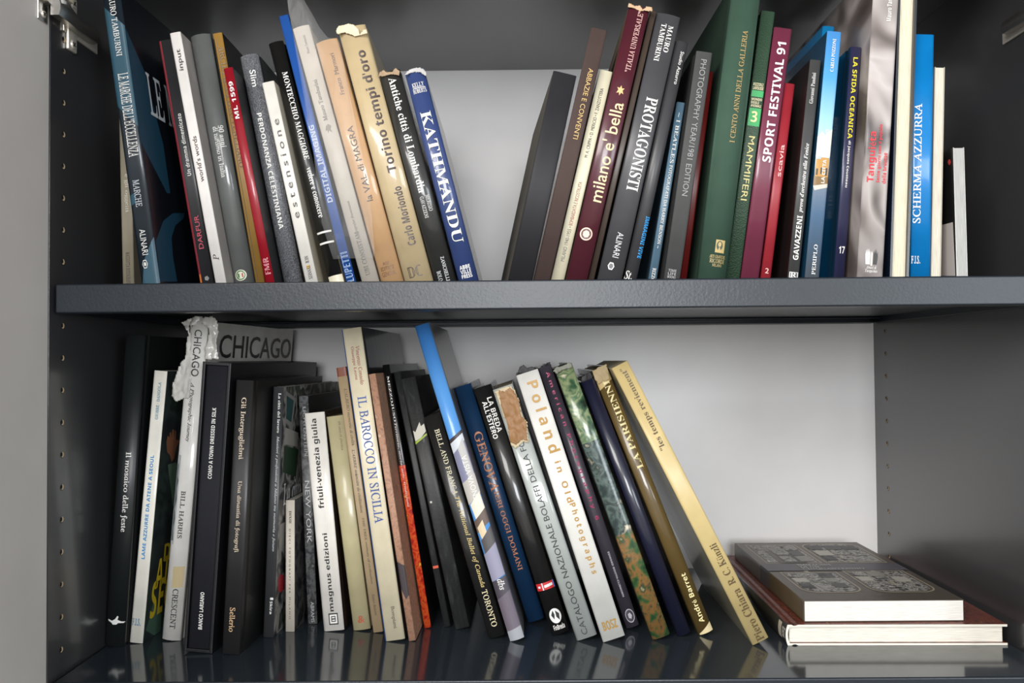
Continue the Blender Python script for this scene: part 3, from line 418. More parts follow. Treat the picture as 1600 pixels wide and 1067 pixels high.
DEC = {
 'marche': {('S', 'teal_band#1'): [('#2f5768', [(0.0, 0.0576), (1.0, 0.1318), (1.0, 0.4749), (0.0, 0.3948)], 0)], ('S', 'teal_band#2'): [('#2f5768', [(0.0, 0.6992), (0.38, 0.6906), (0.3, 0.725), (0.0, 0.7336)], 1)], ('S', 'teal_band#3'): [('#2f5768', [(0.05, 1.0122), (0.35, 0.916), (1.0, 0.8453), (1.0, 1.0122)], 2)], ('S', 'publisher_mark'): [('#f2efe8', [(0.51, 0.931), (0.435, 0.9449), (0.285, 0.9449), (0.21, 0.931), (0.285, 0.9171), (0.435, 0.9171)], 3), ('#2a3a44', [(0.48, 0.931), (0.42, 0.9421), (0.3, 0.9421), (0.24, 0.931), (0.3, 0.9199), (0.42, 0.9199)], 4), ('#f2efe8', [(0.43, 0.931), (0.395, 0.9373), (0.325, 0.9373), (0.29, 0.931), (0.325, 0.9247), (0.395, 0.9247)], 5)], ('R', 'teal_shape#10'): [('#1d4458', [(0.002, 0.1338), (0.002, 0.5246), (0.1684, 0.6703), (0.1974, 0.6651), (0.1952, 0.4893), (0.1143, 0.2501)], 0)], ('R', 'teal_shape#11'): [('#1d4458', [(0.0127, 0.9089), (0.0128, 0.8616), (0.1014, 0.7775), (0.1958, 0.7361), (0.3043, 0.7192), (0.2913, 0.74), (0.2039, 0.7783), (0.1541, 0.8281), (0.1428, 0.8945), (0.1512, 0.9832), (0.005, 0.9953)], 1)]},
 'darfur': {('S', 'red_stripe'): [('#8c2a34', [(0.0, 0.0018), (0.16, 0.0018), (0.16, 1.0049), (0.0, 1.0049)], 0)], ('S', 'publisher_mark'): [('#d8762e', [(0.02, 0.9409), (0.15, 0.9409), (0.15, 0.9742), (0.02, 0.9742)], 1), ('#8a8886', [(0.73, 0.9614), (0.6056, 0.9711), (0.4044, 0.9674), (0.4044, 0.9553), (0.6056, 0.9516)], 2)]},
 'novanta': {('S', 'round_badge'): [('#e9e2cc', [(0.72, 0.9502), (0.7053, 0.9569), (0.6627, 0.9629), (0.5963, 0.9677), (0.5127, 0.9708), (0.42, 0.9718), (0.3273, 0.9708), (0.2437, 0.9677), (0.1773, 0.9629), (0.1347, 0.9569), (0.12, 0.9502), (0.1347, 0.9436), (0.1773, 0.9376), (0.2437, 0.9328), (0.3273, 0.9297), (0.42, 0.9287), (0.5127, 0.9297), (0.5963, 0.9328), (0.6627, 0.9376), (0.7053, 0.9436)], 0), ('#3f7a4a', [(0.67, 0.9502), (0.6578, 0.956), (0.6223, 0.9612), (0.5669, 0.9653), (0.4973, 0.9679), (0.42, 0.9688), (0.3427, 0.9679), (0.2731, 0.9653), (0.2177, 0.9612), (0.1822, 0.956), (0.17, 0.9502), (0.1822, 0.9445), (0.2177, 0.9393), (0.2731, 0.9352), (0.3427, 0.9326), (0.42, 0.9317), (0.4973, 0.9326), (0.5669, 0.9352), (0.6223, 0.9393), (0.6578, 0.9445)], 1), ('#e9e2cc', [(0.61, 0.9502), (0.6007, 0.9546), (0.5737, 0.9585), (0.5317, 0.9616), (0.4787, 0.9636), (0.42, 0.9643), (0.3613, 0.9636), (0.3083, 0.9616), (0.2663, 0.9585), (0.2393, 0.9546), (0.23, 0.9502), (0.2393, 0.9459), (0.2663, 0.942), (0.3083, 0.9389), (0.3613, 0.9369), (0.42, 0.9362), (0.4787, 0.9369), (0.5317, 0.9389), (0.5737, 0.942), (0.6007, 0.9459)], 2), ('#b8503c', [(0.48, 0.9427), (0.56, 0.9427), (0.56, 0.959), (0.48, 0.959)], 3), ('#3f7a4a', [(0.27, 0.9427), (0.36, 0.9427), (0.36, 0.959), (0.27, 0.959)], 4)]},
 'archivio': {('S', 'dark_stripe'): [('#3a2a14', [(0.0, 0.0212), (0.1, 0.0212), (0.1, 1.0036), (0.0, 1.0036)], 0), ('#2c2010', [(0.3, 0.0212), (0.36, 0.0212), (0.36, 1.0036), (0.3, 1.0036)], 1)]},
 'montecchio': {('S', 'white_ring#4'): [('#f2efe8', [(0.0, 0.773), (1.0, 0.773), (1.0, 0.7807), (0.0, 0.7807)], 0)], ('S', 'white_ring#5'): [('#f2efe8', [(0.0, 0.8158), (1.0, 0.8158), (1.0, 0.8236), (0.0, 0.8236)], 1)], ('S', 'cream_band'): [('#e8dfc4', [(0.0, 0.9519), (1.0, 0.9519), (1.0, 1.0166), (0.0, 1.0166)], 2)], ('R', 'cover_picture#23'): [('#d8cdb4', [(0.002, 0.8793), (0.1353, 0.8612), (0.2209, 0.8844), (0.1738, 0.9706), (0.002, 0.999)], 0)]},
 'estensione': {('S', 'publisher_mark'): [('#d6a94a', [(0.66, 0.9045), (0.6294, 0.9107), (0.5494, 0.9145), (0.4506, 0.9145), (0.3706, 0.9107), (0.34, 0.9045), (0.3706, 0.8983), (0.4506, 0.8944), (0.5494, 0.8944), (0.6294, 0.8983)], 0)], ('R', 'cover_picture#24'): [('#d9cbae', [(0.075, 0.7669), (0.2127, 0.7545), (0.3229, 0.7931), (0.249, 0.957), (0.025, 0.9771)], 0)]},
 'ubi': {('S', 'horse_mark'): [('#8a8074', [(0.3, 0.4012), (0.4, 0.3839), (0.55, 0.379), (0.7, 0.3888), (0.62, 0.3987), (0.66, 0.4135), (0.52, 0.4037), (0.4, 0.4135), (0.42, 0.4012)], 0)]},
 'kath': {('S', 'rule_line'): [('#f2efe8', [(0.2, 0.0829), (0.84, 0.0829), (0.84, 0.0859), (0.2, 0.0859)], 0)]},
 'bella': {('S', 'star_mark'): [('#f0c080', [(0.5, 0.288), (0.56, 0.2985), (0.68, 0.2962), (0.61, 0.3055), (0.68, 0.3172), (0.56, 0.3137), (0.5, 0.3242), (0.45, 0.3137), (0.33, 0.3172), (0.4, 0.3055), (0.33, 0.2962), (0.45, 0.2985)], 0)], ('S', 'round_badge'): [('#f0d0b8', [(0.75, 0.8284), (0.7353, 0.8355), (0.6927, 0.842), (0.6263, 0.8471), (0.5427, 0.8504), (0.45, 0.8515), (0.3573, 0.8504), (0.2737, 0.8471), (0.2073, 0.842), (0.1647, 0.8355), (0.15, 0.8284), (0.1647, 0.8212), (0.2073, 0.8148), (0.2737, 0.8096), (0.3573, 0.8064), (0.45, 0.8052), (0.5427, 0.8064), (0.6263, 0.8096), (0.6927, 0.8148), (0.7353, 0.8212)], 1), ('#5a2630', [(0.69, 0.8284), (0.6783, 0.8341), (0.6442, 0.8393), (0.5911, 0.8434), (0.5242, 0.846), (0.45, 0.8469), (0.3758, 0.846), (0.3089, 0.8434), (0.2558, 0.8393), (0.2217, 0.8341), (0.21, 0.8284), (0.2217, 0.8227), (0.2558, 0.8175), (0.3089, 0.8134), (0.3758, 0.8108), (0.45, 0.8099), (0.5242, 0.8108), (0.5911, 0.8134), (0.6442, 0.8175), (0.6783, 0.8227)], 2), ('#f0d0b8', [(0.62, 0.8284), (0.556, 0.8389), (0.4122, 0.8415), (0.2968, 0.8342), (0.2968, 0.8225), (0.4122, 0.8153), (0.556, 0.8179)], 3)]},
 'protag': {('S', 'publisher_mark'): [('#f2efe8', [(0.57, 0.9428), (0.5, 0.9561), (0.36, 0.9561), (0.29, 0.9428), (0.36, 0.9294), (0.5, 0.9294)], 0), ('#57565a', [(0.53, 0.9428), (0.48, 0.9522), (0.38, 0.9522), (0.33, 0.9428), (0.38, 0.9333), (0.48, 0.9333)], 1)]},
 'cento': {('S', 'crest'): [('#c2a867', [(0.46, 0.8625), (0.78, 0.8625), (0.78, 0.9051), (0.46, 0.9051)], 0), ('#3a4a3c', [(0.71, 0.8817), (0.6953, 0.8897), (0.655, 0.8955), (0.6, 0.8976), (0.545, 0.8955), (0.5047, 0.8897), (0.49, 0.8817), (0.5047, 0.8737), (0.545, 0.8678), (0.6, 0.8657), (0.655, 0.8678), (0.6953, 0.8737)], 1), ('#c2a867', [(0.66, 0.8774), (0.6424, 0.8834), (0.6, 0.8859), (0.5576, 0.8834), (0.54, 0.8774), (0.5576, 0.8714), (0.6, 0.8689), (0.6424, 0.8714)], 2), ('#c2a867', [(0.53, 0.903), (0.6, 0.8838), (0.67, 0.903)], 3)]},
 'mammiferi': {('S', 'green_block#6'): [('#3fae62', [(0.08, 0.2932), (0.94, 0.2932), (0.94, 0.3168), (0.08, 0.3168)], 0)], ('S', 'green_block#7'): [('#3fae62', [(0.08, 0.358), (0.94, 0.358), (0.94, 0.4239), (0.08, 0.4239)], 1)]},
 'gavazzeni': {('S', 'publisher_mark'): [('#d8d6d2', [(0.12, 0.9555), (0.9, 0.9555), (0.9, 0.9813), (0.12, 0.9813)], 0), ('#3a3a3a', [(0.2, 0.9578), (0.82, 0.9578), (0.82, 0.9796), (0.2, 0.9796)], 1)]},
 'periplo': {('S', 'building_picture'): [('#e9e4d8', [(0.0, 0.424), (0.3, 0.4035), (0.5, 0.4189), (1.0, 0.3881), (1.0, 0.5009), (0.0, 0.5061)], 0), ('#c9964a', [(0.05, 0.5061), (0.95, 0.5061), (0.95, 0.5931), (0.05, 0.5931)], 1), ('#3a3630', [(0.1, 0.5522), (0.22, 0.5522), (0.22, 0.5778), (0.1, 0.5778)], 2), ('#3a3630', [(0.4, 0.547), (0.52, 0.547), (0.52, 0.5726), (0.4, 0.5726)], 3), ('#3a3630', [(0.74, 0.547), (0.88, 0.547), (0.88, 0.5778), (0.74, 0.5778)], 4), ('#8a6a3a', [(0.0, 0.5829), (1.0, 0.5829), (1.0, 0.6213), (0.0, 0.6213)], 5), ('#d2ccc0', [(0.0, 0.6213), (1.0, 0.6085), (1.0, 0.6238), (0.1, 0.6392)], 6), ('#bfc8cc', [(0.02, 0.5009), (0.36, 0.5009), (0.36, 0.5137), (0.02, 0.5137)], 7)]},
 'tanguieta': {('S', 'hands_mark'): [('#efeae6', [(0.27, 0.9218), (0.3, 0.9057), (0.33, 0.9198), (0.35, 0.9016), (0.38, 0.9178), (0.4, 0.9016), (0.43, 0.9178), (0.46, 0.9077), (0.46, 0.9521), (0.3, 0.9521)], 0), ('#2e2a28', [(0.58, 0.9097), (0.61, 0.9178), (0.64, 0.9016), (0.66, 0.9178), (0.69, 0.9016), (0.71, 0.9198), (0.75, 0.9097), (0.76, 0.9299), (0.73, 0.9521), (0.58, 0.9521)], 1), ('#d9d2cc', [(0.48, 0.9178), (0.52, 0.9097), (0.56, 0.9178), (0.56, 0.9561), (0.48, 0.9561)], 2)]},
 'mosaico': {('S', 'running_hare_mark'): [('#e6e6e0', [(0.1, 0.9162), (0.35, 0.9192), (0.5, 0.9131), (0.6, 0.9029), (0.66, 0.9049), (0.62, 0.9151), (0.8, 0.9203), (0.98, 0.9213), (0.9, 0.9254), (0.66, 0.9254), (0.58, 0.9305), (0.4, 0.9315), (0.3, 0.9254), (0.12, 0.9213)], 0)]},
 'chicago': {('S', 'tape_stain'): [('#cdb98c', [(0.32, 0.772), (0.92, 0.768), (0.9, 0.8339), (0.34, 0.8379)], 0)], ('S', 'skyline_band'): [('#b9bcba', [(0.0, 0.4237), (0.2, 0.4237), (0.2, 0.7041), (0.0, 0.7041)], 1), ('#6a6e70', [(0.02, 0.4558), (0.1, 0.4478), (0.09, 0.4919), (0.17, 0.5039), (0.1, 0.528), (0.17, 0.564), (0.08, 0.592), (0.17, 0.6241), (0.1, 0.6521), (0.16, 0.6921), (0.02, 0.6921)], 2)]},
 'citta': {('S', 'publisher_mark'): [('#f2efe8', [(0.55, 0.8418), (0.85, 0.8418), (0.85, 0.8508), (0.55, 0.8508)], 0)], ('R', 'cover_picture#15'): [('#8e8c88', [(0.0289, 0.0143), (0.187, 0.0518), (0.1464, 0.1728), (0.048, 0.145)], 0)], ('R', 'cover_picture#16'): [('#1d4a48', [(0.0505, 0.0358), (0.1589, 0.0614), (0.1334, 0.1507), (0.055, 0.1298)], 1)], ('R', 'cover_picture#17'): [('#a8a49c', [(0.051, 0.166), (0.2499, 0.2022), (0.2489, 0.2622), (0.0424, 0.2328)], 2)], ('R', 'cover_picture#18'): [('#27402a', [(0.0432, 0.2381), (0.2609, 0.2743), (0.2378, 0.3891), (0.0407, 0.3466)], 3)], ('R', 'cover_picture#19'): [('#8e8a84', [(0.0167, 0.5543), (0.1081, 0.5571), (0.1028, 0.648), (0.0326, 0.6652)], 4)], ('R', 'cover_picture#20'): [('#a82c34', [(0.0305, 0.7752), (0.0644, 0.7624), (0.122, 0.7807), (0.1304, 0.8378), (0.0756, 0.8402), (0.0369, 0.8204)], 5)]},
 'friuli': {('S', 'publisher_mark'): [('#1a1817', [(0.3, 0.9205), (0.76, 0.9205), (0.76, 0.973), (0.3, 0.973)], 0), ('#efece6', [(0.35, 0.9264), (0.71, 0.9264), (0.71, 0.9672), (0.35, 0.9672)], 1), ('#1a1817', [(0.42, 0.9337), (0.64, 0.9337), (0.64, 0.9599), (0.42, 0.9599)], 2), ('#efece6', [(0.46, 0.938), (0.6, 0.938), (0.6, 0.9439), (0.46, 0.9439)], 3), ('#efece6', [(0.46, 0.9497), (0.6, 0.9497), (0.6, 0.9555), (0.46, 0.9555)], 4)]},
 'albero': {('S', 'brown_band'): [('#8c4a30', [(0.0, -0.0338), (1.0, -0.0338), (1.0, 0.0345), (0.0, 0.0345)], 0)]},
 'barocco': {('S', 'blue_edge'): [('#2f4f8c', [(0.0, -0.0262), (0.05, -0.0262), (0.05, 1.0205), (0.0, 1.0205)], 0)]},
 'marble': {('S', 'dark_patch'): [('#3a3034', [(0.0, 0.7035), (1.0, 0.7226), (1.0, 0.8324), (0.5, 0.8467), (0.0, 0.8038)], 0)]},
 'worn1': {('S', 'orange_mark'): [('#d85a3c', [(0.1, 0.763), (0.95, 0.763), (0.95, 0.773), (0.1, 0.773)], 0)]},
 'worn2': {('S', 'torn_label'): [('#d8d4c4', [(0.06, 0.2073), (0.2, 0.215), (0.62, 0.1791), (0.66, 0.197), (0.9, 0.1893), (0.92, 0.2202), (0.5, 0.2407), (0.06, 0.251)], 0)], ('S', 'green_line'): [('#a8c03a', [(0.04, 0.2536), (0.94, 0.2279), (0.94, 0.2356), (0.04, 0.2626)], 1)], ('S', 'paper_speck'): [('#d8d4c4', [(0.16, 0.4919), (0.3, 0.4919), (0.3, 0.4995), (0.16, 0.4995)], 2)]},
 'sky': {('S', 'port_picture'): [('#d8dce2', [(0.0, 0.3749), (1.0, 0.3463), (1.0, 0.3952), (0.0, 0.4074)], 0), ('#3c3238', [(0.0, 0.3626), (1.0, 0.3423), (1.0, 0.3525), (0.0, 0.3749)], 1), ('#8a8aa4', [(0.0, 0.4074), (1.0, 0.3749), (1.0, 0.4867), (0.0, 0.5009)], 2), ('#c4c0bc', [(0.4, 0.3952), (0.9, 0.3667), (0.96, 0.4806), (0.55, 0.5009)], 3), ('#c8c2ba', [(0.0, 0.5009), (1.0, 0.4806), (1.0, 0.5415), (0.0, 0.5699)], 4), ('#f2e8d4', [(0.1, 0.5699), (0.95, 0.5375), (1.0, 0.5983), (0.2, 0.6226)], 5), ('#6c5a50', [(0.0, 0.6226), (1.0, 0.5902), (1.0, 0.6348), (0.0, 0.6591)], 6), ('#e8d2ac', [(0.1, 0.6429), (0.6, 0.6226), (0.66, 0.6753), (0.2, 0.6834)], 7), ('#5a5656', [(0.1, 0.6834), (1.0, 0.6469), (1.0, 0.6996), (0.1, 0.7279)], 8), ('#9a98ae', [(0.0, 0.7279), (1.0, 0.6996), (1.0, 0.8006), (0.0, 0.8128)], 9), ('#4c4650', [(0.0, 0.8128), (1.0, 0.8047), (1.0, 0.8491), (0.0, 0.8692)], 10), ('#6e6470', [(0.0, 0.8692), (1.0, 0.8491), (1.0, 0.9619), (0.0, 0.97)], 11), ('#a4a6ac', [(0.0, 0.97), (1.0, 0.9619), (1.0, 1.0142), (0.0, 1.0223)], 12)]},
 'breda': {('S', 'flag_band'): [('#d02a30', [(0.0, 0.7953), (1.0, 0.7953), (1.0, 0.8237), (0.0, 0.8237)], 0), ('#f0f0f0', [(0.3, 0.7953), (0.36, 0.7953), (0.36, 0.8237), (0.3, 0.8237)], 1), ('#f0f0f0', [(0.42, 0.8056), (0.9, 0.803), (0.9, 0.8134), (0.42, 0.8159)], 2), ('#f0f0f0', [(0.08, 0.8056), (0.2, 0.8056), (0.2, 0.8134), (0.08, 0.8134)], 3), ('#3f7ac8', [(0.95, 0.7953), (1.0, 0.7953), (1.0, 0.8237), (0.95, 0.8237)], 4)], ('S', 'globe_mark'): [('#eeeeea', [(0.85, 0.9294), (0.8338, 0.9386), (0.787, 0.9468), (0.714, 0.9534), (0.622, 0.9576), (0.52, 0.959), (0.418, 0.9576), (0.326, 0.9534), (0.253, 0.9468), (0.2062, 0.9386), (0.19, 0.9294), (0.2062, 0.9202), (0.253, 0.912), (0.326, 0.9054), (0.418, 0.9012), (0.52, 0.8998), (0.622, 0.9012), (0.714, 0.9054), (0.787, 0.912), (0.8338, 0.9202)], 5), ('#1c1c1c', [(0.3, 0.9242), (0.45, 0.9062), (0.5, 0.9242), (0.42, 0.9423)], 6), ('#1c1c1c', [(0.58, 0.9088), (0.76, 0.9242), (0.7, 0.95), (0.56, 0.9346)], 7)]},
 'american': {('S', 'publisher_mark'): [('#cfcad4', [(0.89, 0.9579), (0.8734, 0.9658), (0.8251, 0.973), (0.7498, 0.9786), (0.6551, 0.9823), (0.55, 0.9835), (0.4449, 0.9823), (0.3502, 0.9786), (0.2749, 0.973), (0.2266, 0.9658), (0.21, 0.9579), (0.2266, 0.95), (0.2749, 0.9429), (0.3502, 0.9372), (0.4449, 0.9336), (0.55, 0.9323), (0.6551, 0.9336), (0.7498, 0.9372), (0.8251, 0.9429), (0.8734, 0.95)], 0), ('#46424a', [(0.84, 0.9579), (0.8258, 0.9647), (0.7846, 0.9708), (0.7205, 0.9757), (0.6396, 0.9788), (0.55, 0.9799), (0.4604, 0.9788), (0.3795, 0.9757), (0.3154, 0.9708), (0.2742, 0.9647), (0.26, 0.9579), (0.2742, 0.9511), (0.3154, 0.945), (0.3795, 0.9402), (0.4604, 0.9371), (0.55, 0.936), (0.6396, 0.9371), (0.7205, 0.9402), (0.7846, 0.945), (0.8258, 0.9511)], 1), ('#cfcad4', [(0.71, 0.9579), (0.5994, 0.9695), (0.4206, 0.9651), (0.4206, 0.9508), (0.5994, 0.9463)], 2)]},
 'parisienne': {('S', 'worn_band#8'): [('#cdb37c', [(0.0, -0.0076), (1.0, -0.032), (1.0, 0.0508), (0.0, 0.0751)], 0)], ('S', 'worn_band#9'): [('#d8c79a', [(0.1, 0.9952), (1.0, 0.9688), (1.0, 1.0072), (0.1, 1.0264)], 1)]},
 'lame': {('R', 'hand_picture#12'): [('#8e5d42', [(0.0804, 0.3036), (0.0627, 0.2639), (0.0706, 0.2405), (0.0949, 0.2517), (0.0896, 0.2321), (0.1035, 0.2305), (0.1168, 0.2532), (0.1192, 0.2218), (0.134, 0.2227), (0.1464, 0.2552), (0.1495, 0.2261), (0.1614, 0.2293), (0.1715, 0.2667), (0.2012, 0.2663), (0.2102, 0.2719), (0.1797, 0.2968), (0.168, 0.3351), (0.1422, 0.3475), (0.1207, 0.3213)], 0)], ('R', 'hand_picture#13'): [('#5c7460', [(0.1007, 0.3534), (0.1948, 0.3521), (0.277, 0.4046), (0.3201, 0.5607), (0.2035, 0.5207)], 1)], ('R', 'cover_picture#14'): [('#4c6a58', [(0.0254, 0.9583), (0.0817, 0.8641), (0.1834, 0.9342), (0.1888, 0.999), (0.1211, 0.999)], 2)]},
 'magazine': {('L', 'cover_picture#21'): [('#cfc6c2', [(0.134, 0.5511), (0.0194, 0.556), (0.0099, 0.9623), (0.1475, 0.9405)], 0)], ('L', 'cover_picture#22'): [('#c03a3c', [(0.051, 0.0898), (0.0415, 0.0739), (0.0297, 0.0783), (0.0216, 0.1008), (0.0311, 0.1191), (0.0429, 0.1147)], 1)]},
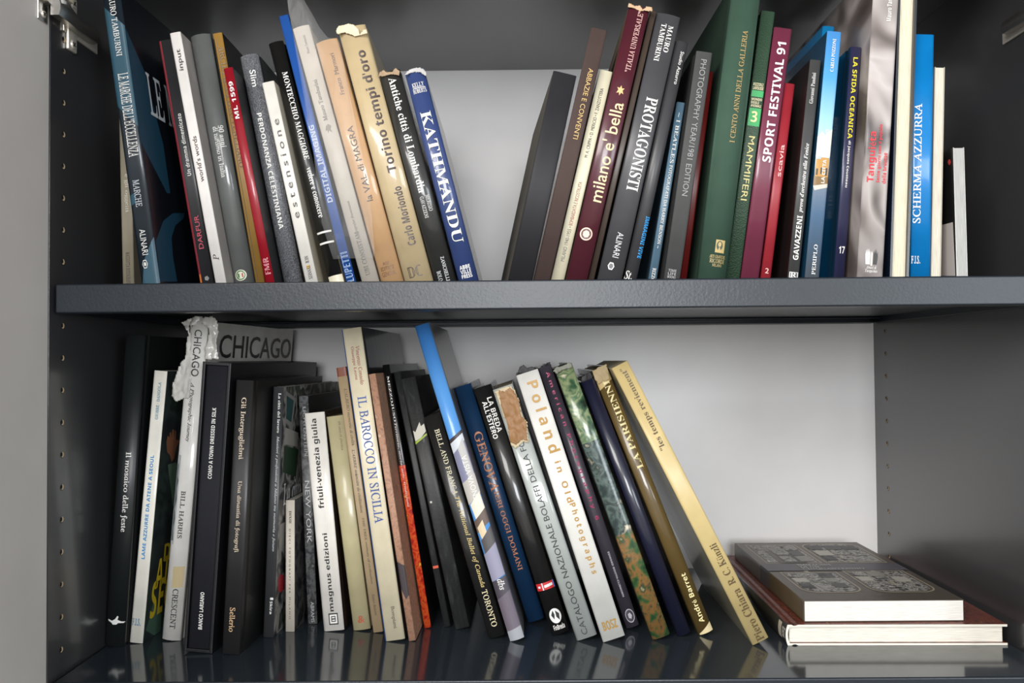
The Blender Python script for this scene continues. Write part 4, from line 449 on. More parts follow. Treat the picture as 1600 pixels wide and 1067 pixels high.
 'S2': {('R', 'photo_frame#25'): [('#a49a86', [(0.47, 0.05), (0.47, 0.42), (0.06, 0.42), (0.06, 0.05)], 0)], ('R', 'photo_frame#26'): [('#54483a', [(0.46, 0.058), (0.46, 0.412), (0.07, 0.412), (0.07, 0.058)], 1)], ('R', 'cover_photograph#27'): [('pictures', [(0.445, 0.068), (0.445, 0.402), (0.085, 0.402), (0.085, 0.068)], 2)], ('R', 'photo_frame#28'): [('#a49a86', [(0.83, 0.03), (0.8611, 0.0326), (0.89, 0.0401), (0.9149, 0.052), (0.9339, 0.0676), (0.9459, 0.0858), (0.95, 0.1053), (0.95, 0.42), (0.5, 0.42), (0.5, 0.1053), (0.5041, 0.0858), (0.5161, 0.0676), (0.5351, 0.052), (0.56, 0.0401), (0.5889, 0.0326), (0.62, 0.03)], 3)], ('R', 'photo_frame#29'): [('#54483a', [(0.83, 0.038), (0.8585, 0.0404), (0.885, 0.0472), (0.9078, 0.0582), (0.9253, 0.0725), (0.9363, 0.0891), (0.94, 0.107), (0.94, 0.412), (0.51, 0.412), (0.51, 0.107), (0.5137, 0.0891), (0.5247, 0.0725), (0.5422, 0.0582), (0.565, 0.0472), (0.5915, 0.0404), (0.62, 0.038)], 4)], ('R', 'cover_photograph#30'): [('pictures', [(0.825, 0.048), (0.8509, 0.0501), (0.875, 0.0564), (0.8957, 0.0664), (0.9116, 0.0794), (0.9216, 0.0945), (0.925, 0.1107), (0.925, 0.402), (0.525, 0.402), (0.525, 0.1107), (0.5284, 0.0945), (0.5384, 0.0794), (0.5543, 0.0664), (0.575, 0.0564), (0.5991, 0.0501), (0.625, 0.048)], 5)], ('R', 'photo_frame#31'): [('#a49a86', [(0.47, 0.575), (0.47, 0.8247), (0.4659, 0.8442), (0.4539, 0.8624), (0.4349, 0.878), (0.41, 0.8899), (0.3811, 0.8974), (0.35, 0.9), (0.19, 0.9), (0.1589, 0.8974), (0.13, 0.8899), (0.1051, 0.878), (0.0861, 0.8624), (0.0741, 0.8442), (0.07, 0.8247), (0.07, 0.575)], 6)], ('R', 'photo_frame#32'): [('#54483a', [(0.46, 0.583), (0.46, 0.823), (0.4563, 0.8409), (0.4453, 0.8575), (0.4278, 0.8718), (0.405, 0.8828), (0.3785, 0.8896), (0.35, 0.892), (0.19, 0.892), (0.1615, 0.8896), (0.135, 0.8828), (0.1122, 0.8718), (0.0947, 0.8575), (0.0837, 0.8409), (0.08, 0.823), (0.08, 0.583)], 7)], ('R', 'cover_photograph#33'): [('pictures', [(0.445, 0.593), (0.445, 0.8193), (0.4416, 0.8355), (0.4316, 0.8506), (0.4157, 0.8636), (0.395, 0.8736), (0.3709, 0.8799), (0.345, 0.882), (0.195, 0.882), (0.1691, 0.8799), (0.145, 0.8736), (0.1243, 0.8636), (0.1084, 0.8506), (0.0984, 0.8355), (0.095, 0.8193), (0.095, 0.593)], 8)], ('R', 'photo_frame#34'): [('#a49a86', [(0.95, 0.56), (0.95, 0.8247), (0.9459, 0.8442), (0.9339, 0.8624), (0.9149, 0.878), (0.89, 0.8899), (0.8611, 0.8974), (0.83, 0.9), (0.64, 0.9), (0.6089, 0.8974), (0.58, 0.8899), (0.5551, 0.878), (0.5361, 0.8624), (0.5241, 0.8442), (0.52, 0.8247), (0.52, 0.56)], 9)], ('R', 'photo_frame#35'): [('#54483a', [(0.94, 0.568), (0.94, 0.823), (0.9363, 0.8409), (0.9253, 0.8575), (0.9078, 0.8718), (0.885, 0.8828), (0.8585, 0.8896), (0.83, 0.892), (0.64, 0.892), (0.6115, 0.8896), (0.585, 0.8828), (0.5622, 0.8718), (0.5447, 0.8575), (0.5337, 0.8409), (0.53, 0.823), (0.53, 0.568)], 10)], ('R', 'cover_photograph#36'): [('pictures', [(0.925, 0.578), (0.925, 0.8193), (0.9216, 0.8355), (0.9116, 0.8506), (0.8957, 0.8636), (0.875, 0.8736), (0.8509, 0.8799), (0.825, 0.882), (0.645, 0.882), (0.6191, 0.8799), (0.595, 0.8736), (0.5743, 0.8636), (0.5584, 0.8506), (0.5484, 0.8355), (0.545, 0.8193), (0.545, 0.578)], 11)], ('R', 'photo_frame#37'): [('#54483a', [(0.3, 0.17), (0.3, 0.42), (0.16, 0.42), (0.16, 0.17)], 12)], ('R', 'cover_photograph#38'): [('#2b2926', [(0.31, 0.25), (0.3229, 0.2511), (0.335, 0.2542), (0.3454, 0.2592), (0.3533, 0.2657), (0.3583, 0.2732), (0.36, 0.2814), (0.36, 0.42), (0.2, 0.42), (0.2, 0.2814), (0.2017, 0.2732), (0.2067, 0.2657), (0.2146, 0.2592), (0.225, 0.2542), (0.2371, 0.2511), (0.25, 0.25)], 13)], ('R', 'photo_frame#39'): [('#a49a86', [(0.71, 0.1), (0.71, 0.42), (0.68, 0.42), (0.68, 0.1)], 14)], ('R', 'photo_frame#40'): [('#a49a86', [(0.28, 0.56), (0.28, 0.75), (0.25, 0.75), (0.25, 0.56)], 15)], ('R', 'photo_frame#41'): [('#a49a86', [(0.75, 0.56), (0.75, 0.78), (0.72, 0.78), (0.72, 0.56)], 16)], ('R', 'photo_tile#42'): [('pictures', [(0.09, 0.07), (0.1772, 0.07), (0.1772, 0.1583), (0.09, 0.1583)], 17)], ('R', 'photo_tile#43'): [('pictures', [(0.21, 0.07), (0.303, 0.07), (0.303, 0.1753), (0.21, 0.1753)], 18)], ('R', 'photo_tile#44'): [('pictures', [(0.21, 0.18), (0.3107, 0.18), (0.3107, 0.2649), (0.21, 0.2649)], 19)], ('R', 'photo_tile#45'): [('pictures', [(0.21, 0.29), (0.3022, 0.29), (0.3022, 0.394), (0.21, 0.394)], 20)], ('R', 'photo_tile#46'): [('pictures', [(0.33, 0.07), (0.4392, 0.07), (0.4392, 0.1699), (0.33, 0.1699)], 21)], ('R', 'photo_tile#47'): [('#3a3834', [(0.33, 0.18), (0.423, 0.18), (0.423, 0.2818), (0.33, 0.2818)], 22)], ('R', 'photo_tile#48'): [('#8e8a80', [(0.33, 0.29), (0.4256, 0.29), (0.4256, 0.3912), (0.33, 0.3912)], 23)], ('R', 'photo_tile#49'): [('#1c1b1a', [(0.53, 0.08), (0.6381, 0.08), (0.6381, 0.1596), (0.53, 0.1596)], 24)], ('R', 'photo_tile#50'): [('#b8b4a8', [(0.53, 0.1867), (0.6529, 0.1867), (0.6529, 0.284), (0.53, 0.284)], 25)], ('R', 'photo_tile#51'): [('darkphoto', [(0.53, 0.2933), (0.6212, 0.2933), (0.6212, 0.3761), (0.53, 0.3761)], 26)], ('R', 'photo_tile#52'): [('#1c1b1a', [(0.66, 0.08), (0.7797, 0.08), (0.7797, 0.1688), (0.66, 0.1688)], 27)], ('R', 'photo_tile#53'): [('pictures', [(0.66, 0.1867), (0.7607, 0.1867), (0.7607, 0.2739), (0.66, 0.2739)], 28)], ('R', 'photo_tile#54'): [('pictures', [(0.66, 0.2933), (0.7785, 0.2933), (0.7785, 0.3692), (0.66, 0.3692)], 29)], ('R', 'photo_tile#55'): [('darkphoto', [(0.79, 0.08), (0.9147, 0.08), (0.9147, 0.1691), (0.79, 0.1691)], 30)], ('R', 'photo_tile#56'): [('pictures', [(0.79, 0.1867), (0.8926, 0.1867), (0.8926, 0.289), (0.79, 0.289)], 31)], ('R', 'photo_tile#57'): [('pictures', [(0.1, 0.6), (0.1923, 0.6), (0.1923, 0.6652), (0.1, 0.6652)], 32)], ('R', 'photo_tile#58'): [('#b8b4a8', [(0.1, 0.68), (0.1954, 0.68), (0.1954, 0.7427), (0.1, 0.7427)], 33)], ('R', 'photo_tile#59'): [('darkphoto', [(0.1, 0.76), (0.1836, 0.76), (0.1836, 0.8335), (0.1, 0.8335)], 34)], ('R', 'photo_tile#60'): [('pictures', [(0.2067, 0.6), (0.3026, 0.6), (0.3026, 0.6688), (0.2067, 0.6688)], 35)], ('R', 'photo_tile#61'): [('pictures', [(0.2067, 0.68), (0.3073, 0.68), (0.3073, 0.7421), (0.2067, 0.7421)], 36)], ('R', 'photo_tile#62'): [('darkphoto', [(0.3133, 0.6), (0.4128, 0.6), (0.4128, 0.6759), (0.3133, 0.6759)], 37)], ('R', 'photo_tile#63'): [('#8e8a80', [(0.3133, 0.68), (0.3971, 0.68), (0.3971, 0.7427), (0.3133, 0.7427)], 38)], ('R', 'photo_tile#64'): [('#3a3834', [(0.3133, 0.76), (0.4095, 0.76), (0.4095, 0.8245), (0.3133, 0.8245)], 39)], ('R', 'photo_tile#65'): [('pictures', [(0.55, 0.58), (0.6565, 0.58), (0.6565, 0.6473), (0.55, 0.6473)], 40)], ('R', 'photo_tile#66'): [('#b8b4a8', [(0.55, 0.6667), (0.6405, 0.6667), (0.6405, 0.733), (0.55, 0.733)], 41)], ('R', 'photo_tile#67'): [('pictures', [(0.55, 0.7533), (0.6417, 0.7533), (0.6417, 0.8142), (0.55, 0.8142)], 42)], ('R', 'photo_tile#68'): [('#8e8a80', [(0.6667, 0.58), (0.7594, 0.58), (0.7594, 0.6588), (0.6667, 0.6588)], 43)], ('R', 'photo_tile#69'): [('pictures', [(0.6667, 0.6667), (0.7617, 0.6667), (0.7617, 0.732), (0.6667, 0.732)], 44)], ('R', 'photo_tile#70'): [('#b8b4a8', [(0.7833, 0.6667), (0.8831, 0.6667), (0.8831, 0.7492), (0.7833, 0.7492)], 45)], ('R', 'title_band'): [('#4a4850', [(0.0, 0.44), (1.0, 0.44), (1.0, 0.56), (0.0, 0.56)], 46)], ('S', 'title_band'): [('#35353c', [(0.0, 0.44), (1.0, 0.44), (1.0, 0.56), (0.0, 0.56)], 0)]},
 'S1': {('S', 'paper_label'): [('#cfc6b4', [(0.15, 0.915), (0.9, 0.915), (0.9, 0.95), (0.15, 0.95)], 0)]},
}
STY = {
 'beige': ('plain:#b3a891', '=', '=', '#d8d0bc', 0, 0.06, 'slim beige paperback nearest the left side panel, half hidden behind the dark teal album'),
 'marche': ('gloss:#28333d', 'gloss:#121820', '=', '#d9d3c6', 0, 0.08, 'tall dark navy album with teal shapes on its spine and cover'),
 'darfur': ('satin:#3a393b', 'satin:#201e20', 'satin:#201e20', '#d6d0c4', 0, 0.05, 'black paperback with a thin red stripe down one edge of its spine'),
 'input': ('matte:#fdf6ef', 'matte:#c9c0ba', '=', '#e2dcd0', 0, 0.03, 'slim plain white book beside the black red-striped one, dark lettering reading upward'),
 'novanta': ('film:#777a77', 'film:#6c6f6c', '=', '#cfc8b8', 1, 0.2, 'grey round-spined book in a clear film with a small tricolour badge near its foot'),
 'archivio': ('satin:#b58a42', 'satin:#191715', '=', '#c9b48a', 0, 0.08, 'narrow mustard-gold book with brown lettering, between the grey badge book and the red book'),
 'ml': ('gloss:#b3172a', 'satin:#1c1a1a', '=', '#ddd6ca', 0, 0.12, 'bright red book with bold white lettering and number at its top'),
 'slim': ('speck:#77787c', 'satin:#3a3a3c', '=', '#d8d2c6', 1, 0.22, 'thick speckled grey book with white lettering, to the right of the bright red book'),
 'estensione': ('matte:#f8f3e8', 'matte:#ddd2bc', '=', '#e6e0d2', 0, 0.03, 'short white book with widely spaced grey letters, right of the speckled grey book'),
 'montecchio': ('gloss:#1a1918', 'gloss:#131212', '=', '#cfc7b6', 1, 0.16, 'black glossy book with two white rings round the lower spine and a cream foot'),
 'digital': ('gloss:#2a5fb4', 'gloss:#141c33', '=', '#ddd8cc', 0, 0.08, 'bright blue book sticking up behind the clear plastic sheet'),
 'ubi': ('matte:#d3c9bb', 'matte:#cfc5b6', '=', '#ddd6c8', 0, 0.12, 'off-white book wrapped in the clear plastic sheet, with a small horse emblem'),
 'magra': ('film:#e0b282', 'film:#d6ae84', '=', '#e0d2b8', 1, 0.14, 'peach-coloured book in a glossy jacket, left of the thick cream book'),
 'torino': ('film:#d8c196', 'film:#d8c398', '=', '#dccdb0', 1, 0.12, 'thick cream book with big brown rounded letters and a torn jacket top'),
 'antiche': ('film:#3a3937', 'film:#2e2d2b', '=', '#cfc6b4', 1, 0.16, 'dark grey book with white serif title and frayed top, left of the blue book'),
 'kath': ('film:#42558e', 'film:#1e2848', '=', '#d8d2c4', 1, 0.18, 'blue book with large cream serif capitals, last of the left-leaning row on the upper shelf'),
 'box': ('plain:#302f33', 'cloth:#4b4842', 'cloth:#6a655c', '#3c3a38', 1, 0.01, 'plain black unlettered box leaning right, first of the right-leaning row on the upper shelf'),
 'abbazie': ('cloth:#594843', 'cloth:#3c302c', '=', '#cfc4b2', 1, 0.04, 'brown cloth book with thin gold lettering, right of the plain black box'),
 'milano40': ('matte:#f6edcf', 'matte:#d8ccb0', '=', '#e8e0c8', 0, 0.03, 'cream paperback between the brown cloth book and the maroon book'),
 'bella': ('gloss:#5f2733', 'gloss:#501f2a', 'cloth:#6a5a4a', '#d6c8aa', 1, 0.1, 'maroon book with rounded cream lettering, a gold star and a ragged pale top edge'),
 'taupe': ('satin:#57493f', '=', '=', '#c9bda6', 1, 0.05, 'thin unlettered taupe book wedged between the maroon book and the dark grey one'),
 'protag': ('satin:#565558', 'satin:#3c3b3e', '=', '#d2ccc0', 0, 0.1, 'thick dark grey book with heavy white capitals, right of the thin taupe book'),
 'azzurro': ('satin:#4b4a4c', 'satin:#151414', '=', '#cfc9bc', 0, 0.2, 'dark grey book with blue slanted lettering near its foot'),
 'beatles': ('satin:#6b8da4', 'satin:#56758a', '=', '#dad4c8', 0, 0.03, 'short slim pale blue book with spaced white capitals, between two dark grey books'),
 'photo': ('cloth:#5c5c5b', 'cloth:#3a3a3a', 'cloth:#333333', '#cfc8ba', 1, 0.04, 'grey cloth book with thin pale lettering, left of the deep red and big green books'),
 'redhid': ('satin:#7a1a16', '=', '=', '#cbbfae', 1, 0.04, 'deep red unlettered book recessed against the big green book'),
 'cento': ('cloth:#425f4e', 'cloth:#263c30', 'cloth:#2c4436', '#cdc4ae', 1, 0.2, 'very large green cloth book with gold lettering and a gold crest'),
 'mammiferi': ('leather:#3f5a44', 'leather:#33493a', '=', '#d6cba8', 1, 0.06, 'dark green leather-grained book with bright green blocks and the number 3'),
 'sport': ('gloss:#873a52', 'gloss:#722c42', '=', '#d9d2c6', 0, 0.03, 'plum book with bold white capitals and a year, right of the leather-grained green book'),
 'scavia': ('satin:#b8323e', 'satin:#9c2832', 'satin:#a82c36', '#dcd4c8', 0, 0.05, 'slim red book with thin pink lettering and the number 2 at its foot'),
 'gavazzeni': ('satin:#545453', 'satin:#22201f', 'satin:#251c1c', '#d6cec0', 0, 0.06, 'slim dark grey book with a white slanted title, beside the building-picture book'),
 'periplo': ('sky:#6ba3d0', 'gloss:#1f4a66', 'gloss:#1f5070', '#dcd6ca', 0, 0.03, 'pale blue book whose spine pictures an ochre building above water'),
 'scherma2': ('gloss:#1590d2', '=', '=', '#dcd6ca', 0, 0.1, 'bright blue book set far back, only its top showing behind the building-picture book'),
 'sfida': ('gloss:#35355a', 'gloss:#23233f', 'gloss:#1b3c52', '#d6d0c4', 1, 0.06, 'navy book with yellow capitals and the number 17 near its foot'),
 'tanguieta': ('tang', 'gloss:#6a625e', 'tangcover', '#e0d8c8', 0, 0.04, 'big grey photographic book with red lettering and a pair of hands at its foot'),
 'reversed': ('gloss:#1e2a3e', 'gloss:#39393c', 'gloss:#1e2c44', '#e9dfc4', 1, 0.0, 'tall hardcover turned pages outward between the grey photographic book and the bright blue one'),
 'scherma': ('gloss:#0b8ddc', 'gloss:#1283c4', '=', '#e4ded0', 0, 0.02, 'bright blue upright book with a white serif title, right of the book turned pages outward'),
 'whitethin': ('matte:#cfc8b8', 'matte:#c8c0b0', '=', '#ddd6c4', 0, 0.0, 'thin off-white book turned pages outward beside the bright blue upright book'),
 'magazine': ('gloss:#d8d4cc', 'gloss:#c8c4be', 'magcover', '#b9b8b4', 0, 0.0, 'short black-covered magazine with pages turned outward, nearest the right side panel'),
 'mosaico': ('satin:#1f2324', 'satin:#161819', '=', '#cfc8bc', 1, 0.16, 'tall black book nearest the left side panel with a small white running hare'),
 'lame': ('gloss:#fffaec', 'lamecover', '=', '#ddd6c6', 0, 0.04, 'cream-white book with blue lettering and a dark photographic cover, second from the left'),
 'chicago': ('film:#f4f1ea', 'film:#d6d2c8', 'film:#c8c5bc', '#cfc8bb', 1, 0.14, 'tall white book with a badly torn crumpled jacket top and thin black capitals'),
 'como': ('satin:#1a1a1e', 'satin:#17171a', '=', '#26262a', 1, 0.0, 'big black slipcase open at the front, right of the torn white jacket book'),
 'gli': ('satin:#323132', 'satin:#161617', '=', '#cfc8bc', 1, 0.05, 'dark charcoal book with cream serif lettering, right of the black slipcase'),
 'citta': ('satin:#454648', 'citycover', '=', '#cfc8bc', 0, 0.03, 'charcoal paperback with white italic lettering and a photo collage cover'),
 'dixie': ('matte:#dcd2c2', 'darkphoto', '=', '#d6cebf', 0, 0.02, 'small cream book, the shortest standing on the lower shelf'),
 'newyork': ('greyphoto', 'satin:#161617', '=', '#cfc8bc', 0, 0.04, 'grey mottled slim book with thin pale capitals behind the small cream book'),
 'friuli': ('film:#faf4ea', 'film:#2b1b1a', '=', '#d8d0c2', 1, 0.06, 'white book with bold black rounded letters and a square black mark at its foot'),
 'plastica': ('gloss:#d3c79c', 'gloss:#b8ac88', '=', '#e0d6b8', 1, 0.1, 'pale yellow book with tiny lettering and a red ornament, right of the white bold-lettered book'),
 'albero': ('satin:#d3b992', 'satin:#a98f70', '=', '#d8c8a8', 1, 0.05, 'slim peach-beige book with italic lettering and a brown top band'),
 'barocco': ('film:#efe2c2', 'film:#2a292b', '=', '#ddd0b4', 1, 0.08, 'tall cream book with large blue capitals, beside the slim peach-beige book'),
 'marble': ('stone', 'stone', '=', '#b99a80', 0, 0.03, 'slim book with a brown stone-patterned spine'),
 'mezzo': ('zone:gloss:#191717,.385,flowers', 'gloss:#171516', '=', '#cfc4b4', 0, 0.08, 'book that is black above and red and orange flowers below'),
 'worn1': ('worn:#2f3030', 'worn:#262626', '=', '#c9c0ae', 1, 0.06, 'thin scuffed black book with a small orange mark'),
 'worn2': ('worn:#333434', 'worn:#262626', '=', '#c9c0ae', 1, 0.06, 'thick scuffed black book with a torn pale label and a green line'),
 'toronto': ('film:#252423', 'film:#1d1c1c', '=', '#cfc6b4', 1, 0.1, 'black book with cream serif and gold italic lettering, left of the tall sky-blue book'),
 'sky': ('skyblue', 'gloss:#84807d', '=', '#cfcac2', 1, 0.16, 'tallest leaning book, sky blue above a picture of harbour buildings'),
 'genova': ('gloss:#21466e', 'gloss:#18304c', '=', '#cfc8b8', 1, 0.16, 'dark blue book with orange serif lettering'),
 'breda': ('film:#201f1f', 'film:#191818', '=', '#bdb4a4', 1, 0.16, 'black book with white capitals, a red flag band and a white globe'),
 'catalogo': ('film:#bcc1bc', 'film:#a8aaa4', '=', '#c9b894', 0, 0.08, 'pale grey-green book with black capitals and a torn brown patch at its top'),
 'poland': ('matte:#e8e6df', 'satin:#1c1b1b', '=', '#e0dace', 0, 0.01, 'bright white book with large gold letters'),
 'american': ('gloss:#5a545f', 'gloss:#3b363f', '=', '#cfc8bc', 1, 0.14, 'purple-grey book with spaced magenta letters and a round pale mark'),
 'green': ('zone:landtop,.28,landmid,.62,landlow', 'gloss:#2c3630', '=', '#cfc8b8', 1, 0.12, 'unlettered book whose spine is a green and brown landscape picture'),
 'navy': ('film:#20223a', 'film:#181a2a', '=', '#bdb4a4', 1, 0.2, 'plain navy-black round-spined book, right of the landscape-picture book'),
 'parisienne': ('film:#6f5a30', 'film:#4c4028', '=', '#c2b48e', 1, 0.18, 'olive-gold book with cream capitals and a worn pale top band'),
 'temps': ('satin:#dcc488', 'film:#d3bd86', 'film:#bdb596', '#d8cca8', 0, 0.03, 'cream-yellow book leaning hardest, last of the standing row on the lower shelf'),
 'comobook': ('cloth:#26262d', '=', '=', '#d4ccc0', 1, 0.02, 'black book with small white lettering sitting inside the black slipcase'),
 'S1': ('gloss:#23211f', 'swirl', 'gloss:#2a2422', '#efeadc', 1, 0.1, 'large flat hardcover with a red-brown swirled cover at the bottom of the lying stack'),
 'S2': ('satin:#4f4230', 'satin:#54483a', 'satin:#4a3e30', '#efece4', 0, 0.02, 'brown picture paperback lying flat on top of the red-brown hardcover'),
}
# ------------------------------------------------------------ cabinet
W, D, TH = 0.97925, 0.41703, 0.02841
ZB, ZS, ZU = 0.05612+DZ, 0.44091+DZ, 0.79552+DZ
def steel(name, hx, rough, bsc, bst, spec=.5, coat=0.):
    m, nt, b = nodes_mat(name); c = lin(hx)
    nt.links.new(ramp(nt, nz(nt, coords(nt), 6, 4), [(.3, mul(c, .93)), (.7, mul(c, 1.06))]), b.inputs['Base Color'])
    b.inputs['Roughness'].default_value = rough; b.inputs['Specular IOR Level'].default_value = spec
    b.inputs['Coat Weight'].default_value = coat; b.inputs['Coat Roughness'].default_value = .12
    if bst: bump(nt, b, nz(nt, coords(nt), bsc, 2), bst, .0006)
    return m
m_side = steel('graphite_panel', '#343436', .30, 500, .03, 1.0, .45)
m_edge = steel('graphite_edge', '#2c2d2f', .5, 700, .1)
m_shelf = steel('slate_lacquer', '#171e26', .36, 420, .25, .55)
m_shelf_top = steel('slate_lacquer_top', '#2e343a', .11, 300, .02, 1.0)
m_back = steel('pale_grey_back', '#dedcdb', .5, 700, .05)
m_door = steel('grey_door_laminate', '#cdc7c1', .38, 900, .06)
m_peg = steel('peg_hole_wood', '#cdb48c', .8, 0, 0)
m_dark = steel('hole_dark', '#0c0b0a', .9, 0, 0)
m_chrome, _nt, _b = nodes_mat('nickel'); _b.inputs['Metallic'].default_value = 1; _b.inputs['Base Color'].default_value = (.64, .61, .57, 1); _b.inputs['Roughness'].default_value = .3
m_plate, _nt, _b2 = nodes_mat('zinc_plate'); _b2.inputs['Metallic'].default_value = .55; _b2.inputs['Base Color'].default_value = (.78, .72, .62, 1); _b2.inputs['Roughness'].default_value = .38
m_cream = steel('cream_cap', '#d8cbb4', .45, 0, 0)
m_floor = steel('floor_grey', '#8a8680', .5, 60, .05)
m_wall = steel('wall_white', '#d4d2ce', .8, 200, .05)
cabd = thing('storage_cabinet', 'tall graphite storage cabinet with slate shelves and open grey doors', 'cabinet', (0, 0, 0))
ZTOP = ZU+.019
def side_panel(x_in, sgn):
    bm = bmesh.new(); lo, hi = sorted((x_in, x_in+sgn*.018))
    box(bm, (lo, 0, 0), (hi, D+.004, ZTOP), .0006)
    xi = x_in-sgn*.00015
    for yy, z0 in ((0.02337, 0.65682+DZ), (D-0.03831, 0.40005+DZ)):
        z = z0-.032*40
        while z < ZTOP-.05:
            if z > .05:
                for r, dy, dz, e, mi in ((.0031, 0, 0, 0, 2), (.0027, .0002, .0002, .0001, 1), (.0022, -.0012 if yy < .2 else .0008, .0006, .00018, 2)):
                    pts = [bm.verts.new((xi-sgn*e, yy+dy+r*math.cos(a)*(1 if mi == 1 or r > .003 else .75), z+dz+r*math.sin(a))) for a in [2*math.pi*k/16 for k in range(16)]]
                    f = bm.faces.new(pts); f.material_index = mi; f.normal_update()
                    if f.normal.x*sgn > 0: f.normal_flip()
            z += .032
    return mesh_obj('side_panel', bm, [m_side, m_peg, m_dark], cabd, norm=False)
side_panel(0, -1); side_panel(W, 1)
bm = bmesh.new(); box(bm, (-.018, D, 0), (W+.018, D+.006, ZTOP)); mesh_obj('back_panel', bm, [m_back], cabd)
def shelf(z):
    """folded sheet shelf: deck, front flange, return lips underneath"""
    g = .0035; y0, y1 = 0.00376, D-.001; b = z-TH
    bm = bmesh.new()
    box(bm, (g, y0, b), (W-g, y0+.003, z), .0016, 0, 3)
    box(bm, (g, y0+.0005, z-.0025), (W-g, y1, z-.0001), .0008, 1)
    box(bm, (g+.001, y0+.001, b), (W-g-.001, y0+.022, b+.0018), .0006, 0)
    box(bm, (g+.001, y1-.002, b), (W-g-.001, y1, z-.003), .0005, 0)
    box(bm, (g+.001, y1-.03, b+.0002), (W-g-.001, y1-.001, b+.0018), .0005, 0)
    box(bm, (g+.0015, y1-.040, b+.006), (W-g-.0015, y1-.031, b+.0075), .0005, 0)
    for x in (g+.001, W-g-.003): box(bm, (x, y0+.003, b+.0005), (x+.002, y1-.003, z-.003), .0003, 0)
    box(bm, (g+.003, y0+.02, b+.009), (W-g-.003, y1-.02, b+.0105), 0, 0)
    return mesh_obj('shelf', bm, [m_shelf, m_shelf_top], cabd)
for z in (ZB, ZS, ZB-.40, .12): shelf(z)
bm = bmesh.new(); box(bm, (0, .002, ZU), (W, D, ZTOP), .0006); mesh_obj('top_panel', bm, [m_side], cabd)
bm = bmesh.new(); box(bm, (0, .03, .02), (W, .045, .09), .0006); mesh_obj('plinth', bm, [m_side], cabd)
def door(x, sgn, ang):
    p = bpy.data.objects.new('door', None); COL.objects.link(p); p.parent = cabd
    p.location = (x, -.0012, 0); p.rotation_euler = (0, 0, ang)
    bm = bmesh.new(); lo, hi = sorted((-sgn*.0, sgn*.018)); box(bm, (lo, -.49, .06), (hi, -.0005, ZTOP-.01), .0012)
    mesh_obj('door_leaf', bm, [m_door], p)
    bm = bmesh.new(); xx = sgn*.018
    for zz in (1.0, 1.16): cyl(bm, (xx+sgn*.015, -.44, zz), (1, 0, 0), .005, .03)
    cyl(bm, (xx+sgn*.03, -.44, 1.08), (0, 0, 1), .006, .2); mesh_obj('handle', bm, [m_chrome], p)
    return p
door(.0004, -1, 0); door(W+.0015, 1, math.radians(78))
def screw(bm, c, ax, r):
    ax = Vector(ax); cyl(bm, Vector(c)+ax*.0006, ax, r, .0016, 20, 0, r*.8)
    t1 = Vector((0, .6, .8)); t2 = ax.cross(t1)
    for q, w in ((t1, t2), (t2, t1)):
        b2 = bmesh.new(); res = bmesh.ops.create_cube(b2, size=1)
        for v in b2.verts: v.co = Vector(c)+ax*(.0013+v.co.z*.0009)+q*v.co.x*r*1.3+w*v.co.y*r*.22
        for f in b2.faces: f.material_index = 1
        me = bpy.data.meshes.new('x'); b2.to_mesh(me); b2.free(); bm.from_mesh(me); bpy.data.meshes.remove(me)
def hinge(xw, sgn, zc):
    """sgn: +1 the hinge on the left panel (wall faces +x)"""
    p = bpy.data.objects.new('hinge', None); COL.objects.link(p); p.parent = cabd; p.location = (xw, 0, zc)
    s = sgn
    bm = bmesh.new()
    box(bm, tuple(map(min, (0, .020, -.006), (s*.0022, .085, .018))), tuple(map(max, (0, .020, -.006), (s*.0022, .085, .018))), .0008)
    box(bm, tuple(map(min, (0, .026, -.022), (s*.0035, .042, .034))), tuple(map(max, (0, .026, -.022), (s*.0035, .042, .034))), .0012)
    mesh_obj('mounting_plate', bm, [m_plate], p, True)
    for (y, z) in ((.034, -.015), (.034, .027), (.076, .006)):
        bm = bmesh.new(); screw(bm, (s*.0036 if y < .05 else s*.0022, y, z), (s, 0, 0), .0046); mesh_obj('screw', bm, [m_plate, m_dark], p)
    bm = bmesh.new()                                        # channel arm
    ar = [(-.012, -.004, .016), (.006, -.004, .018), (.030, -.002, .014), (.070, 0, .012)]
    prof = [(.003, 0), (.011, .0), (.0125, .004), (.0125, .008), (.011, .012), (.003, .012)]
    rows = []
    for i, (y, dz, wd) in enumerate(ar):
        rows.append([bm.verts.new((s*(px+(0 if i > 1 else .004)), y, dz+pz*wd/.012)) for px, pz in prof])
    for a, b_ in zip(rows, rows[1:]):
        for k in range(len(prof)): bm.faces.new((a[k], a[(k+1) % 6], b_[(k+1) % 6], b_[k]))
    bm.faces.new(rows[0]); bm.faces.new(rows[-1][::-1]); mesh_obj('hinge_arm', bm, [m_chrome], p, True)
    bm = bmesh.new()                                        # cup on the door face
    box(bm, tuple(map(min, (0, -.0235, -.012), (s*.0022, -.0075, .05))), tuple(map(max, (0, -.0235, -.012), (s*.0022, -.0075, .05))), .001)
    cyl(bm, (s*.005, -.014, .019), (1, 0, 0), .0135, .007, 24); mesh_obj('hinge_cup', bm, [m_chrome], p, True)
    for z in (-.005, .043):
        bm = bmesh.new(); screw(bm, (s*.0022, -.0155, z), (s, 0, 0), .0036); mesh_obj('screw', bm, [m_plate, m_dark], p)
    bm = bmesh.new(); box(bm, tuple(map(min, (s*.004, -.016, .016), (s*.017, .012, .036))), tuple(map(max, (s*.004, -.016, .016), (s*.017, .012, .036))), .0015)
    mesh_obj('cap', bm, [m_cream], p, True)
    bm = bmesh.new(); cyl(bm, (s*.012, -.002, .010), (0, 0, 1), .008, .003, 20); cyl(bm, (s*.012, -.002, .0135), (0, 0, 1), .0055, .005, 20)
    mesh_obj('pivot', bm, [m_chrome], p, True)
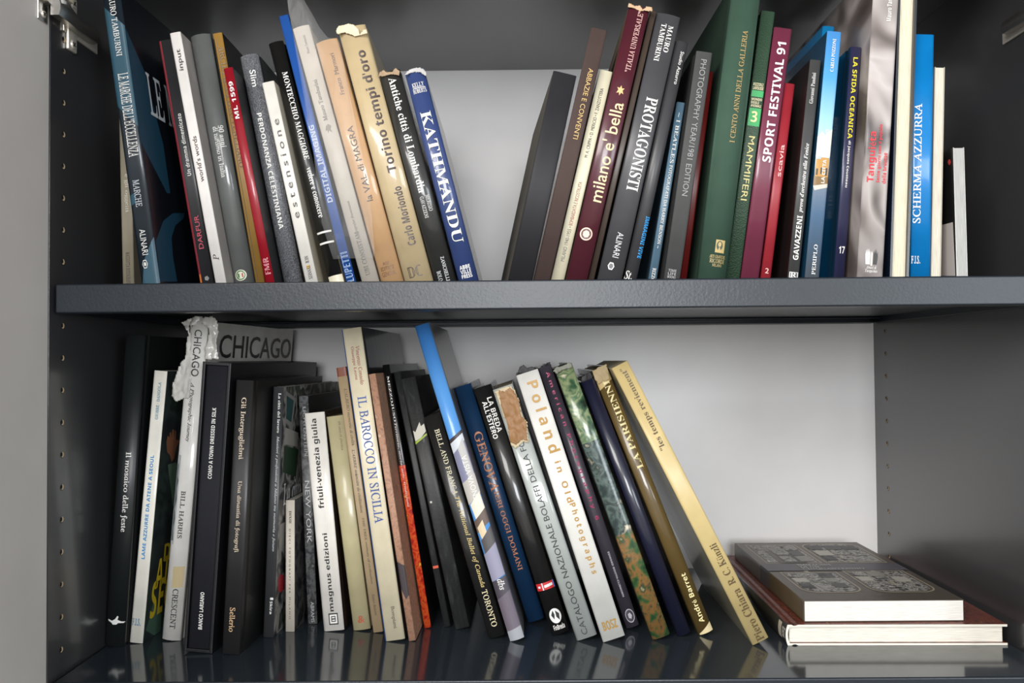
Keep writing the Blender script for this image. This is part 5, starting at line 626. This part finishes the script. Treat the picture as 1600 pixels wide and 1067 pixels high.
for zc in (0.703+DZ, .35):
    hinge(0, 1, zc); hinge(W, -1, zc)
# room shell
bm = bmesh.new(); box(bm, (-2.5, -4, -.05), (3.5, D+.1, 0)); o = mesh_obj('floor', bm, [m_floor]); o['kind'] = 'structure'
bm = bmesh.new(); box(bm, (-2.5, D+.03, 0), (3.5, D+.1, 3)); o = mesh_obj('wall_back', bm, [m_wall]); o['kind'] = 'structure'
# ------------------------------------------------------------ build the books
BK = {}
for k, g in GEO.items():
    sp, cr, cl, page, hard, bulge, label = STY[k]
    x, y, z, h, t, d, lean, yaw = g[:8]
    B = BK[k] = dict(t=t, h=h, d=d)
    if k == 'S2': B['lift'] = .001
    if k == 'como':
        r = thing('slipcase', label, 'slipcase', (x, y, z+DZ), (0, lean, yaw), 'books on the lower shelf')
        bm = bmesh.new(); w = t/2; e = .0032; B['p'] = 6; B['bul'] = .0004
        box(bm, (-w, 0, 0), (-w+e, d, h), .0006); box(bm, (w-e, 0, 0), (w, d, h), .0006)
        box(bm, (-w+e, .0004, 0), (w-e, d, e), .0004); box(bm, (-w+e, .0004, h-e), (w-e, d, h), .0004); box(bm, (-w+e, d-e, e), (w-e, d, h-e))
        mesh_obj('case', bm, [sp], r); B['root'] = r; continue
    grp = 'books on the upper shelf' if z > .3 else ('books lying flat on the lower shelf' if k in ('S1', 'S2') else 'books on the lower shelf')
    r = thing('book', label, 'book', (x, y, z+DZ), (0, lean, yaw), grp); B['root'] = r
    if k in ('S1', 'S2'):
        r.rotation_euler = (Matrix.Rotation(yaw, 3, 'Z') @ Matrix(((0, 1, 0), (0, 0, 1), (1, 0, 0)))).to_euler()
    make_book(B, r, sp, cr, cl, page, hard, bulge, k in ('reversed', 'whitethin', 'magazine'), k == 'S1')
n = 0; jobs = []
for k, L in TXT.items():
    for a in L: queue_text(n, a[1], a[2]); jobs.append((n, k, a)); n += 1
bpy.context.view_layer.update(); dg = bpy.context.evaluated_depsgraph_get()
for n, k, (face, s, st, dr, v0, v1, u0, u1, col, nm) in jobs: place_text(n, dg, BK[k], face, dr, v0, v1, u0, u1, col, nm, BK[k]['root'])
for o in _tx.values(): c = o.data; bpy.data.objects.remove(o); bpy.data.curves.remove(c)
for k, faces in DEC.items():
    for (face, nm), polys in faces.items(): decal(BK[k], polys, nm.split('#')[0], BK[k]['root'], face)
crumple('torn_jacket', [(-0.01813, 0.34984), (-0.01256, 0.35386), (-0.00882, 0.34559), (-0.00421, 0.31172), (-0.00233, 0.28338), (-0.00236, 0.26772), (-0.00891, 0.26644), (-0.01674, 0.2629), (-0.02249, 0.26881), (-0.02294, 0.28161), (-0.01559, 0.30649), (-0.01083, 0.31117), (-0.01132, 0.33253), (-0.00917, 0.34127)], 0.0013, 0.004, M('matte:#d3d0c8'), BK['chicago']['root'], lambda x, z: .001, 1)
crumple('torn_jacket', [(-0.01893, 0.3505), (-0.00766, 0.3571), (-0.00197, 0.35969), (0.00558, 0.35815), (0.01572, 0.36037), (0.02124, 0.35653), (0.02432, 0.33898), (0.02447, 0.32121), (0.02665, 0.31357), (0.01054, 0.31223), (0.01219, 0.33444), (0.01402, 0.3467), (0.00476, 0.35095), (-0.00681, 0.34789), (-0.01431, 0.34872)], 0.0013, 0.0045, M('film:#d8d5cc'), BK['chicago']['root'], lambda x, z: .002, 4)
crumple('torn_patch', [(-0.00999, 0.28606), (-0.00288, 0.28737), (0.00868, 0.28644), (0.01177, 0.28021), (0.01219, 0.26822), (0.01014, 0.25115), (0.01345, 0.24339), (0.00739, 0.22104), (0.00252, 0.22415), (-0.0077, 0.2202), (-0.01146, 0.22442), (-0.0083, 0.247), (-0.0096, 0.26519)], 0.001, 0.0012, M('matte:#d6c29c'), BK['catalogo']['root'], lambda x, z: -.0001, 12)
crumple('torn_patch', [(-0.00532, 0.28671), (0.0, 0.28269), (0.00757, 0.28533), (0.01022, 0.28), (0.01174, 0.26911), (0.00881, 0.2516), (0.01234, 0.2445), (0.00696, 0.22414), (0.00208, 0.22725), (-0.00636, 0.22418), (-0.01145, 0.22885), (-0.00741, 0.24966), (-0.00781, 0.26829)], 0.0009, 0.0026, M('matte:#a87a4c'), BK['catalogo']['root'], lambda x, z: -.0012, 2)
crumple('torn_jacket', [(-0.016, 0.28532), (-0.01248, 0.28795), (-0.00319, 0.2883), (0.00258, 0.28602), (0.00664, 0.27993), (0.00704, 0.27339), (0.01157, 0.27717), (0.01522, 0.27761), (0.01466, 0.27277), (0.00123, 0.27282), (-0.00762, 0.27949), (-0.01656, 0.28048)], 0.0009, 0.002, M('matte:#ead9b6'), BK['torino']['root'], lambda x, z: -.0003, 3)
crumple('torn_jacket', [(-0.01066, 0.23143), (-0.0075, 0.23555), (-0.00091, 0.23666), (0.00582, 0.23561), (0.00943, 0.23325), (0.01186, 0.22909), (0.01084, 0.22511), (0.00529, 0.2308), (-0.00193, 0.23269), (-0.00703, 0.2319)], 0.0008, 0.002, M('matte:#c9c6c4'), BK['kath']['root'], lambda x, z: .0004, 5)
crumple('torn_jacket', [(-0.01182, 0.29134), (-0.01142, 0.29557), (-0.00483, 0.29363), (0.00021, 0.29547), (0.0037, 0.29213), (0.007, 0.29564), (0.01314, 0.29567), (0.01403, 0.29173), (0.0066, 0.29141), (0.00156, 0.28957), (-0.00568, 0.29136)], 0.0008, 0.0015, M('matte:#d8b48c'), BK['bella']['root'], lambda x, z: -.0002, 6)
crumple('torn_jacket', [(-0.01216, 0.23293), (-0.0096, 0.23722), (-0.00512, 0.23814), (-0.00319, 0.23476), (0.00375, 0.2343), (0.00745, 0.23757), (0.011, 0.23233), (0.00928, 0.22852), (0.00155, 0.23133), (-0.0082, 0.23185)], 0.0008, 0.002, M('matte:#b89a78'), BK['antiche']['root'], lambda x, z: -.0002, 7)
crumple('torn_jacket', [(-0.00908, 0.31324), (-0.00549, 0.31641), (0.00313, 0.3168), (0.00857, 0.31693), (0.00815, 0.31018), (0.0064, 0.30012), (-0.00195, 0.30039), (-0.00832, 0.29987), (-0.00883, 0.30622)], 0.0009, 0.0012, M('matte:#c0a878'), BK['parisienne']['root'], lambda x, z: -.0003, 8)
crumple('torn_jacket', [(-0.01269, 0.31281), (-0.00861, 0.31582), (5e-05, 0.31494), (0.00787, 0.31586), (0.00979, 0.31293), (0.00769, 0.3092), (-0.00138, 0.31098), (-0.00967, 0.30873)], 0.0009, 0.0018, M('matte:#8a8a7a'), BK['green']['root'], lambda x, z: -.0003, 9)
crumple('torn_jacket', [(-0.00646, 0.30979), (-0.00272, 0.31394), (0.00378, 0.31484), (0.00796, 0.31575), (0.00748, 0.31204), (0.00074, 0.31045), (-0.00391, 0.30815)], 0.0008, 0.0012, M('matte:#1c1a1c'), BK['american']['root'], lambda x, z: .022, 13)
crumple('torn_jacket', [(-0.00992, 0.30612), (-0.00597, 0.31145), (-0.00111, 0.31281), (0.0018, 0.30818), (0.00755, 0.30777), (0.01044, 0.30536), (0.01002, 0.30182), (-0.00325, 0.30174)], 0.0008, 0.0012, M('matte:#1c1a1a'), BK['poland']['root'], lambda x, z: .022, 15)
crumple('torn_jacket', [(-0.00735, 0.29938), (-0.00375, 0.30485), (0.00191, 0.30575), (0.00732, 0.30598), (0.00821, 0.30033), (0.00587, 0.29818), (-0.00244, 0.29828)], 0.0008, 0.0012, M('matte:#201c1c'), BK['navy']['root'], lambda x, z: .02, 14)
m_sl, _nt, _b = nodes_mat('clear_sleeve'); _b.inputs['Base Color'].default_value = (.75, .74, .72, 1); _b.inputs['Roughness'].default_value = .16; _b.inputs['Alpha'].default_value = .06
_pts = [(0.2103, 0.759), (0.2199, 0.7575), (0.2281, 0.7505), (0.2376, 0.7339), (0.2458, 0.7186), (0.2546, 0.7075), (0.2662, 0.7047), (0.2836, 0.618), (0.2982, 0.5427), (0.3034, 0.4779), (0.302, 0.4725), (0.2593, 0.4715), (0.2472, 0.5098), (0.2372, 0.5979), (0.2325, 0.6212), (0.2211, 0.6879), (0.2157, 0.7197), (0.2123, 0.739)]
_o = Vector((.27, .0735, 0.44091))
s_ = thing('plastic_sleeve', 'clear crinkled plastic sheet rising above the off-white book with the horse emblem', 'plastic sheet', _o+Vector((0, 0, DZ)))
bm = bmesh.new(); bm.faces.new([bm.verts.new((x-_o.x, 0, z-_o.z)) for x, z in _pts])
bmesh.ops.triangulate(bm, faces=bm.faces); bmesh.ops.subdivide_edges(bm, edges=bm.edges, cuts=7, use_grid_fill=True)
for v in bm.verts: v.co.y = -.0004-.004*abs(noise.noise(Vector((v.co.x*26+v.co.z*5, v.co.z*9, 3))))-.0012*abs(noise.noise(Vector((v.co.x*80, v.co.z*30, 1))))
o = mesh_obj('sheet', bm, [m_sl], s_, True); _s = o.modifiers.new('s', 'SOLIDIFY'); _s.thickness = .0002
